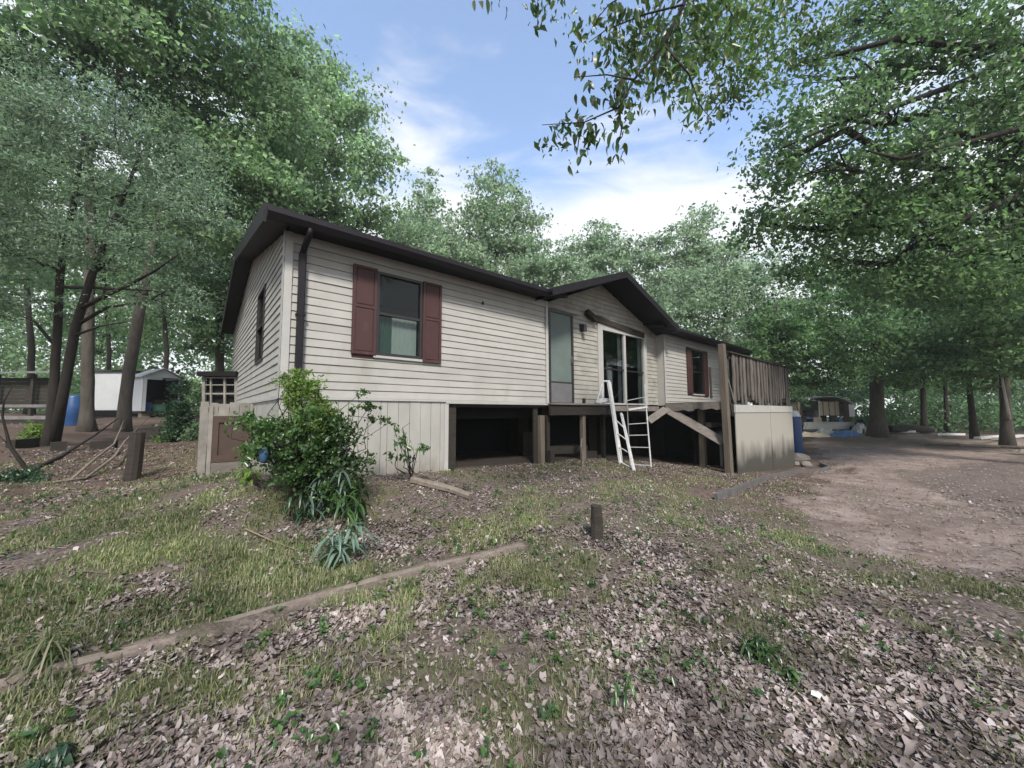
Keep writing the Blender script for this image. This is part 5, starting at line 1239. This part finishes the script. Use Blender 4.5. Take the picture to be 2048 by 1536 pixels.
in_shed(.30, 1.2, 0, 'crate', 'brown crate stacked behind the green tote in the shed', 'crate', .26, .2, .60, 'brown_panel')
# blue barrel
d = 15.5; g = ground_at(147, d); zt = P(147, 788, d)[2] - g[2]
MB().tube([(0, 0, -.05), (0, 0, .03), (0, 0, zt * .3), (0, 0, zt * .33), (0, 0, zt * .66), (0, 0, zt * .69), (0, 0, zt - .08), (0, 0, zt), (0, 0, zt + .01)], [.27, .28, .285, .30, .30, .285, .28, .24, .12], 16).build('barrel', M['blue'], None, 'blue plastic barrel standing beside the pale straight trunk', 'barrel', smooth=True).location = tuple(g)
# old lean-to at far left
d = 19; lt = local('lean_to', 'old open lean-to with pale tin roof and dark plank wall at far left', 'lean-to', 45, d)
lz = lambda py: P(45, py, d)[2] - lt.location[2]
x0, x1 = S(-75, d), S(62, d)
MB().quadbox([(x0, -.3, lz(744)), (x1, -.3, lz(744)), (x1, 2.6, lz(728)), (x0, 2.6, lz(728)), (x0, -.3, lz(742)), (x1, -.3, lz(742)), (x1, 2.6, lz(726)), (x0, 2.6, lz(726))]).build('roof', M['tin'], lt)
k = 0; zb = lz(850)
zz0 = lz(806)
z = zz0
while z < lz(752): lbx(lt, 'wall_plank', (x0 - random.uniform(0, .1), .30 + random.uniform(0, .02), z), (x1, .35, z + .19), 'wood_dark'); z += .2
for px_ in (-60, 13, 58): lbx(lt, 'post', (S(px_, d) - .07, 0, -.3), (S(px_, d) + .07, .14, lz(745)), 'wood_dark')
for (za, zb_) in ((lz(836), lz(829)), (lz(812), lz(806))): lbx(lt, 'rail', (x0, -.05, za), (x1, -.003, zb_), 'tin')
z = lz(855)
while z < lz(838): lbx(lt, 'base_plank', (x0, -.03, z), (x1, .02, z + .17), 'wood_dark'); z += .18
lbx(lt, 'workbench', (x0, .02, lz(814)), (x1 - .3, .28, lz(807)), 'tin')
d = 17; q = ground_at(128, d); o = MB().box((-.3, -.3, 0), (.3, .3, .5)).box((-.33, -.33, .502), (.33, .33, .56)).build('bin', M['blue'], None, 'low dark blue bin beside the blue barrel', 'bin'); o.location = tuple(q); o.rotation_euler[2] = -YAW

# ------------------------------------------------------------------ right background: gutted camper, debris, barrel, poles
d = 29; cp = local('camper_trailer', 'gutted white camper with its near side torn open and tan cupboards showing', 'camper', 1645, d)
cz = lambda py: P(1645, py, d)[2] - cp.location[2]
cs_ = lambda px: S(px - 1645, d)
zf, ztp = cz(846), cz(803)
lbx(cp, 'floor', (cs_(1592), 0, zf - .15), (cs_(1706), 2.3, zf), 'off_white'); lbx(cp, 'back_wall', (cs_(1592), 2.2, zf), (cs_(1700), 2.3, ztp), 'dark')
lbx(cp, 'end_wall', (cs_(1592), .0, zf), (cs_(1594), 2.2, ztp), 'tan'); 
arc = [(cs_(1585), cz(803)), (cs_(1600), cz(799)), (cs_(1625), cz(796)), (cs_(1650), cz(794)), (cs_(1672), cz(794)), (cs_(1690), cz(799)), (cs_(1706), cz(808))]
MB().poly([(x_, -.12, z_) for x_, z_ in arc] + [(x_, -.12, z_ - .10) for x_, z_ in reversed(arc)], [(x_, 2.4, z_) for x_, z_ in arc] + [(x_, 2.4, z_ - .10) for x_, z_ in reversed(arc)]).build('roof', M['shed_roof'], cp)
for a, b_ in ((1596, 1607), (1643, 1652), (1653, 1664), (1665, 1676), (1677, 1686)):
    lbx(cp, 'cupboard_door', (cs_(a), .25, cz(833) if a > 1610 else cz(830)), (cs_(b_) - .03, .30, cz(805)), 'tan')
lbx(cp, 'cupboard', (cs_(1643), .31, cz(834)), (cs_(1687), .8, cz(804.5)), 'brown_panel'); lbx(cp, 'partition', (cs_(1640), .1, zf), (cs_(1642), 2.1, ztp - .1), 'white'); lbx(cp, 'partition', (cs_(1687), -.02, zf), (cs_(1698), .06, ztp - .15), 'brown_panel')
lbx(cp, 'wall_strip', (cs_(1596), -.04, zf + .05), (cs_(1602), .02, ztp - .02), 'tan')
lbx(cp, 'window_frame', (cs_(1612), .5, cz(824)), (cs_(1640), .55, cz(808)), 'black'); lbx(cp, 'counter', (cs_(1610), .3, cz(840)), (cs_(1640), .9, cz(836)), 'blue_tarp')
lbx(cp, 'lower_wall', (cs_(1592), -.06, cz(860)), (cs_(1706), -.01, zf - .153), 'white'); lbx(cp, 'curved_end', (cs_(1700), .1, cz(835)), (cs_(1712), 2.0, cz(810)), 'white')
def crumple(name, lab, cat, px, py, d_, sx, sy, sz, m_, seed, n=9):
    r = random.Random(seed); g = ground_at(px, d_); V = []; Fc = []
    for i in range(n):
        for j in range(n):
            u, v_ = i / (n - 1) * 2 - 1, j / (n - 1) * 2 - 1
            e = max(0, 1 - max(abs(u), abs(v_)) ** 3)
            V.append((u * sx * (1 + .12 * r.uniform(-1, 1)), v_ * sy * (1 + .12 * r.uniform(-1, 1)), -.06 + sz * e * r.uniform(.55, 1.2)))
    for i in range(n - 1):
        for j in range(n - 1): a = i * n + j; Fc.append((a, a + n, a + n + 1, a + 1))
    o = noise_mesh(name, V, Fc, M[m_], None, label=lab, cat=cat); o.location = tuple(g); o.rotation_euler[2] = -YAW + r.uniform(-.2, .2); return o
for xa, wb_, hb, mm in ((1600, .5, .45, 'brown_panel'), (1628, .6, .35, 'tan'), (1662, .45, .5, 'black'), (1678, .5, .3, 'blue_tarp')):
    lbx(cp, 'box', (cs_(xa), .05, zf + .002), (cs_(xa) + wb_, .22, zf + hb), mm)
lbx(cp, 'window_blind', (cs_(1606), .12, cz(822)), (cs_(1640), .16, cz(806)), 'black')
crumple('tarp', 'crumpled blue tarp heaped in front of the camper', 'tarp', 1690, 860, 27, .95, .6, .42, 'blue_tarp', 1)
crumple('tarp', 'pale blue sheet lying against the middle of the camper', 'tarp', 1652, 855, 28, .7, .5, .62, 'off_white', 2)
crumple('debris_pile', 'heap of cream debris in front of the left half of the camper', 'debris', 1615, 860, 27.5, 1.2, .7, .35, 'tan', 3)
crumple('debris_pile', 'dark rubbish heap at the torn right end of the camper', 'debris', 1718, 850, 28.5, .55, .7, .95, 'black', 4)
crumple('tarp', 'white awning sheet hanging off the right end of the camper', 'tarp', 1716, 835, 28.2, .45, .4, .8, 'white', 5)
d = 19; g = ground_at(1588, d); zt = P(1588, 835, d)[2] - g[2]; zt = max(.7, P(1588, 836, d)[2] - g[2])
MB().tube([(0, 0, -.05), (0, 0, .05), (0, 0, zt * .5), (0, 0, zt - .06), (0, 0, zt), (0, 0, zt + .01)], [.26, .28, .285, .28, .27, .1], 16).build('barrel', M['blue'], None, 'blue drum with pale lid just past the end of the side deck', 'barrel', smooth=True).location = tuple(g)
o = MB().tube([(0, 0, 0), (0, 0, .04), (0, 0, .30), (0, 0, .32)], [.27, .28, .16, .05], 14).build('bucket_lid', M['off_white'], None, 'pale dome lid resting on the blue drum by the deck', 'lid'); o.location = (g[0], g[1], g[2] + zt + .012)
# rocks beside the deck
def rock(lab, px, py, r0, seed, d_=None):
    q = hit(px, py); rr = np.random.default_rng(seed); bm = bmesh.new(); bmesh.ops.create_icosphere(bm, subdivisions=2, radius=r0)
    for v_ in bm.verts: v_.co *= float(rr.uniform(.8, 1.15)); v_.co.z *= .75
    me = bpy.data.meshes.new('rock'); bm.to_mesh(me); bm.free(); me.materials.append(M['rock']); o = link(bpy.data.objects.new('rock', me)); o.location = (q[0], q[1], G(q[0], q[1]) + r0 * .35); tag(o, lab, 'rock', 'rocks heaped by the side deck')
rock('largest grey rock heaped at the right end of the white deck panels', 1600, 925, .34, 1); rock('pale rock beside the foot of the blue drum', 1592, 900, .26, 2); rock('small rock in front of the largest grey rock by the deck', 1612, 935, .20, 3); rock('low rock touching the white deck panel corner', 1590, 934, .18, 4)
crumple('weed_mat', 'black rubber mat lying beside the rocks by the deck', 'mat', 1625, 940, 13.8, .5, .35, .07, 'black', 7)
# logs, boards and poles at the far edge
MB().tube(ground_line([(1850, 893), (1920, 896), (2000, 899), (2080, 903)], .07), [.07, .08, .085, .08], 8, rough=.1).build('log', M['stick'], None, 'long straight log edging the drive at far right', 'log')
q0 = ground_at(1775, 27); q1 = ground_at(1860, 28.5)
MB().tube([q0 + [0, 0, .35], (q0 + q1) / 2 + [0, 0, .42], q1 + [0, 0, .3]], [.25, .3, .22], 10, rough=.1).build('fallen_log', M['bark_dark'], None, 'thick fallen log lying right of the pale broken trunk', 'log')
pw = hit(2024, 882); MB().tube([pw, P(2018, 830, 19), P(2006, 770, 19), P(1998, 715, 19), P(1990, 690, 19)], [.07, .06, .045, .03, .015], 7).build('pole', M['off_white'], None, 'thin white pole leaning against the thick grey trunk', 'pole')
for i, (a, b_, lab) in enumerate((((1775, 868), (1828, 868), 'pale board lying beside the thick fallen log'), ((1955, 882), (2005, 878), 'white board lying at the foot of the leaning dark tree'), ((1990, 884), (2045, 877), 'short pale board crossing at the foot of the white pole'), ((1870, 874), (1925, 874), 'weathered board along the far edge of the clearing'))):
    p, q = ground_line([a, b_], .09); MB().bar(p, q, .3, .14).build('board', M['off_white'], None, lab, 'board')
crumple('concrete_slab', 'grey broken slab at the right edge beyond the log', 'slab', 2040, 880, 18.5, .6, .4, .16, 'rock', 11)

# ------------------------------------------------------------------ leaf litter, grass, twigs (uncountable)
def polar(n, r0, r1, seed, half=1.05, pw_=1.0):
    r = np.random.default_rng(seed); rr = r0 + (r1 - r0) * r.random(n) ** pw_; a = math.atan2(FWD[0], FWD[1]) + r.uniform(-half, half, n)
    return CAM[0] + rr * np.sin(a), CAM[1] + rr * np.cos(a), rr, r
def litter(count, r0, r1, seed, pw_, smin, smax, lift, lobed=False):
    x, y, rr, r = polar(count, r0, r1, seed, pw_=pw_)
    g = grass_mask(x, y); dr = inside(x, y, DRIVE); lbm = inside(x, y, LEAFBAND)
    dens = (.15 + .85 * np.clip((vnoise(x, y, .6, 51) - .25) / .4, 0, 1)) * (1 - .80 * np.clip(g * 1.6, 0, 1))
    dens = dens * (1 - .96 * drive_mask(x, y)) + .5 * lbm * (vnoise(x, y, .8, 95) > .4); dens = dens * np.clip((seg_dist(x, y, BORDER) - .03) / .12, .1, 1); house = (x > -.1) & (y > .1) & (x < 17.3)
    keep = (r.random(len(x)) < dens) & ~house
    x, y, rr = x[keep], y[keep], rr[keep]; n = len(x); z = gz(x, y) + r.uniform(.003, lift, n)
    Lg = r.uniform(smin, smax, n) * r.uniform(.7, 1.15, n) * (1 + np.clip(rr - 5, 0, 8) * .035); Wd = Lg * r.uniform(.5, .8, n)
    az = r.uniform(0, math.tau, n); tx = r.normal(0, .42, n); ty = r.normal(0, .42, n); curl = r.uniform(-.2, .8, n)
    if lobed:      # lobed outline fanned from the midrib, cupped and twisted
        k = 11; th = np.arange(k) * math.tau / k
        rad = (1 + r.uniform(.02, .26, (n, 1)) * np.cos(th[None] * r.integers(2, 6, (n, 1)) + r.uniform(0, math.tau, (n, 1)))) * (1 + r.normal(0, .13, (n, k)))
        U = np.cos(th)[None] * rad * Lg[:, None] * .5; V = np.sin(th)[None] * rad * Wd[:, None] * .5
        tw = r.normal(0, .9, n)[:, None]
        Zl = curl[:, None] * (V * V / Wd[:, None] * 2.2 + U * U / Lg[:, None] * 1.2) + U * tx[:, None] + V * ty[:, None] + tw * U * V / Lg[:, None]
        U = np.concatenate([U, np.zeros((n, 1))], 1); V = np.concatenate([V, np.zeros((n, 1))], 1); Zl = np.concatenate([Zl, np.zeros((n, 1))], 1)
        c, s = np.cos(az)[:, None], np.sin(az)[:, None]
        vv = np.stack([x[:, None] + U * c - V * s, y[:, None] + U * s + V * c, z[:, None] + np.maximum(Zl, -.014)], -1).reshape(-1, 3)
        i = np.arange(n)[:, None] * (k + 1)
        tr = np.concatenate([i + [[q_, (q_ + 1) % k, k]] for q_ in range(k)], 1).reshape(-1, 3)
        return vv, tr
    # six rim points + centre rib, oak-like scalloped outline
    us = np.array([-.5, -.22, .10, .5, .10, -.22]); vs = np.array([0, .42, .5, 0, -.5, -.42])
    U = us[None] * Lg[:, None] * (1 + r.normal(0, .10, (n, 6))); V = vs[None] * Wd[:, None] * (1 + r.normal(0, .22, (n, 6)))
    Zl = curl[:, None] * (np.abs(V) * 1.1 + U * U / Lg[:, None] * .9) + U * tx[:, None] + V * ty[:, None]
    c, s = np.cos(az)[:, None], np.sin(az)[:, None]
    vv = np.stack([x[:, None] + U * c - V * s, y[:, None] + U * s + V * c, z[:, None] + np.maximum(Zl, -.015)], -1).reshape(-1, 3)
    i = np.arange(n)[:, None] * 6
    tr = np.concatenate([i + [[0, 1, 5]], i + [[1, 2, 5]], i + [[5, 2, 4]], i + [[2, 3, 4]]], 1).reshape(-1, 3)
    return vv, tr
a_, b_ = litter(190000, .75, 14, 41, 1.25, .014, .042, .022), litter(105000, .75, 5.0, 42, 1.1, .016, .058, .016, True)
fast_mesh('leaf_litter', np.concatenate([a_[0], b_[0]]), np.concatenate([a_[1], b_[1] + len(a_[0])]), M['litter'], None, label='dry pinkish brown fallen leaves strewn over the yard', cat='leaf litter', kind='stuff')
def grass():
    x, y, rr, r = polar(105000, .8, 13, 43, pw_=1.15)
    g = grass_mask(x, y); keep = r.random(len(x)) < g ** 1.1 * .72; house = (x > 0) & (y > -.05) & (x < 17.3); keep &= ~house
    x, y, rr, g = x[keep], y[keep], rr[keep], g[keep]
    nb_ = 9; n = len(x) * nb_
    sp = .035 + .01 * rr.repeat(nb_) * .5
    X = x.repeat(nb_) + r.normal(0, 1, n) * sp * .6; Y = y.repeat(nb_) + r.normal(0, 1, n) * sp * .6; Z = gz(X, Y) - .006
    h_ = r.uniform(.018, .075, n) * (.55 + .6 * g.repeat(nb_)); w_ = r.uniform(.0026, .0056, n) * (1 + rr.repeat(nb_) * .16)
    az = r.uniform(0, math.tau, n); lean = r.uniform(.15, .95, n) * h_
    dxx, dyy = np.cos(az), np.sin(az); sx, sy = -dyy, dxx
    def pt(f, wf, hf): return np.stack([X + dxx * lean * f + sx * w_ * wf, Y + dyy * lean * f + sy * w_ * wf, Z + h_ * hf], -1)
    vv = np.stack([pt(0, -.5, 0), pt(0, .5, 0), pt(.35, .42, .62), pt(.35, -.42, .62), pt(1, 0, .95)], 1).reshape(-1, 3)
    i = np.arange(n)[:, None] * 5
    tr = np.concatenate([i + [[0, 1, 2]], i + [[0, 2, 3]], i + [[3, 2, 4]]], 1).reshape(-1, 3)
    fast_mesh('grass', vv, tr, M['grass'], None, label='patchy thin green grass on the sloping yard', cat='grass', kind='stuff')
    print('grass blades', n)
grass()
def pebbles():
    x, y, rr, r = polar(22000, 3, 26, 59, half=1.0, pw_=1.0); keep = inside(x, y, DRIVE) | (vnoise(x, y, .8, 71) > .72); keep &= ~((x > -.1) & (y > .1) & (x < 17.3)); x, y, rr = x[keep], y[keep], rr[keep]; n = len(x)
    sz = r.uniform(.006, .020, n) * (1 + rr * .05); z = gz(x, y) + sz * .2
    o6 = np.array([(1, 0, 0), (0, 1, 0), (-1, 0, 0), (0, -1, 0), (0, 0, .7), (0, 0, -.7)])
    v = o6[None] * sz[:, None, None] * r.uniform(.6, 1.3, (n, 6, 1)); c, s_ = np.cos(az := r.uniform(0, math.tau, n))[:, None], np.sin(az)[:, None]
    v = np.stack([v[..., 0] * c - v[..., 1] * s_ + x[:, None], v[..., 0] * s_ + v[..., 1] * c + y[:, None], v[..., 2] + z[:, None]], -1).reshape(-1, 3)
    i = np.arange(n)[:, None] * 6
    tr = np.concatenate([i + [[0, 1, 4]], i + [[1, 2, 4]], i + [[2, 3, 4]], i + [[3, 0, 4]]], 1).reshape(-1, 3)
    fast_mesh('gravel', v, tr, leaf_mat('clods', [(.07, .05, .04), (.17, .125, .105), (.26, .21, .185), (.11, .08, .065)], trans=0, rough=.9, spec=.2, clump=0), None, label='small stones and clods scattered over the dirt drive', cat='gravel', kind='stuff')
pebbles()
def twigs():
    x, y, rr, r = polar(900, .9, 12, 47); b = MB()
    house = (x > -.1) & (y > 0)
    for xx, yy, q in zip(x[~house], y[~house], rr[~house]):
        a = r.uniform(0, math.tau); ln = r.uniform(.05, .28); z = G(xx, yy) + .015; x2, y2 = xx + ln * math.cos(a), yy + ln * math.sin(a)
        b.tube([(xx, yy, z), ((xx + x2) / 2 + r.normal(0, .01), (yy + y2) / 2 + r.normal(0, .01), (z + G(x2, y2) + .02) / 2 + .012), (x2, y2, G(x2, y2) + .02)], [.0035 + .0004 * q, .003 + .0003 * q, .0015], 3, cap=False)
    b.build('twigs', M['stick'], None, 'scattered thin dead twigs among the fallen leaves', 'twigs', kind='stuff')
twigs()
def seedlings():
    x, y, rr, r = polar(1500, .9, 9, 53); keep = (vnoise(x, y, .5, 61) > .45) & ~inside(x, y, DRIVE) & ~((x > -.1) & (y > -.1)); x, y = x[keep], y[keep]; n = len(x); k = 7
    C = np.stack([x.repeat(k) + r.normal(0, .022, n * k), y.repeat(k) + r.normal(0, .022, n * k), gz(x.repeat(k), y.repeat(k)) + r.uniform(.02, .075, n * k)], 1)
    v, tr = leaf_cloud(C, .040, .024, up=.8, droop=.0, seed=54); fast_mesh('seedlings', v, tr, M['leaf_bush'], None, label='small broad-leaved seedlings sprouting through the litter', cat='seedlings', kind='stuff')
seedlings()
# pale scraps lying in the litter
for i, (px, py, lab) in enumerate(((1632, 1405, 'white paper scrap beside the low pale weed at lower right'), (1500, 1452, 'curled tan leaf scrap at the bottom right of centre'))):
    q = hit(px, py); b = MB(); r = random.Random(i)
    V = []; Fc = []
    for a in range(3):
        for c in range(3): V.append(((a - 1) * .024 * (1 + .3 * r.random()), (c - 1) * .018 * (1 + .3 * r.random()), .03 + .02 * r.random()))
    for a in range(2):
        for c in range(2): s_ = a * 3 + c; Fc.append((s_, s_ + 3, s_ + 4, s_ + 1))
    o = noise_mesh('scrap', V, Fc, M['off_white' if i == 0 else 'wood_flat'], None, label=lab, cat='scrap'); o.location = (q[0], q[1], G(q[0], q[1]))

# ------------------------------------------------------------------ humid air between the trees
hm = bpy.data.materials.new('haze'); hm.use_nodes = True
ht = hm.node_tree
ht.nodes.remove(ht.nodes['Principled BSDF'])
hv = N(ht, 'ShaderNodeVolumePrincipled'); hv.inputs['Color'].default_value = (.90, .97, .93, 1); hv.inputs['Density'].default_value = .0008; hv.inputs['Anisotropy'].default_value = .2
ht.links.new(hv.outputs[0], ht.nodes['Material Output'].inputs['Volume'])
hz = MB().box((-140, -140, -5), (140, 140, 34)).build('haze', hm, None, kind='stuff')
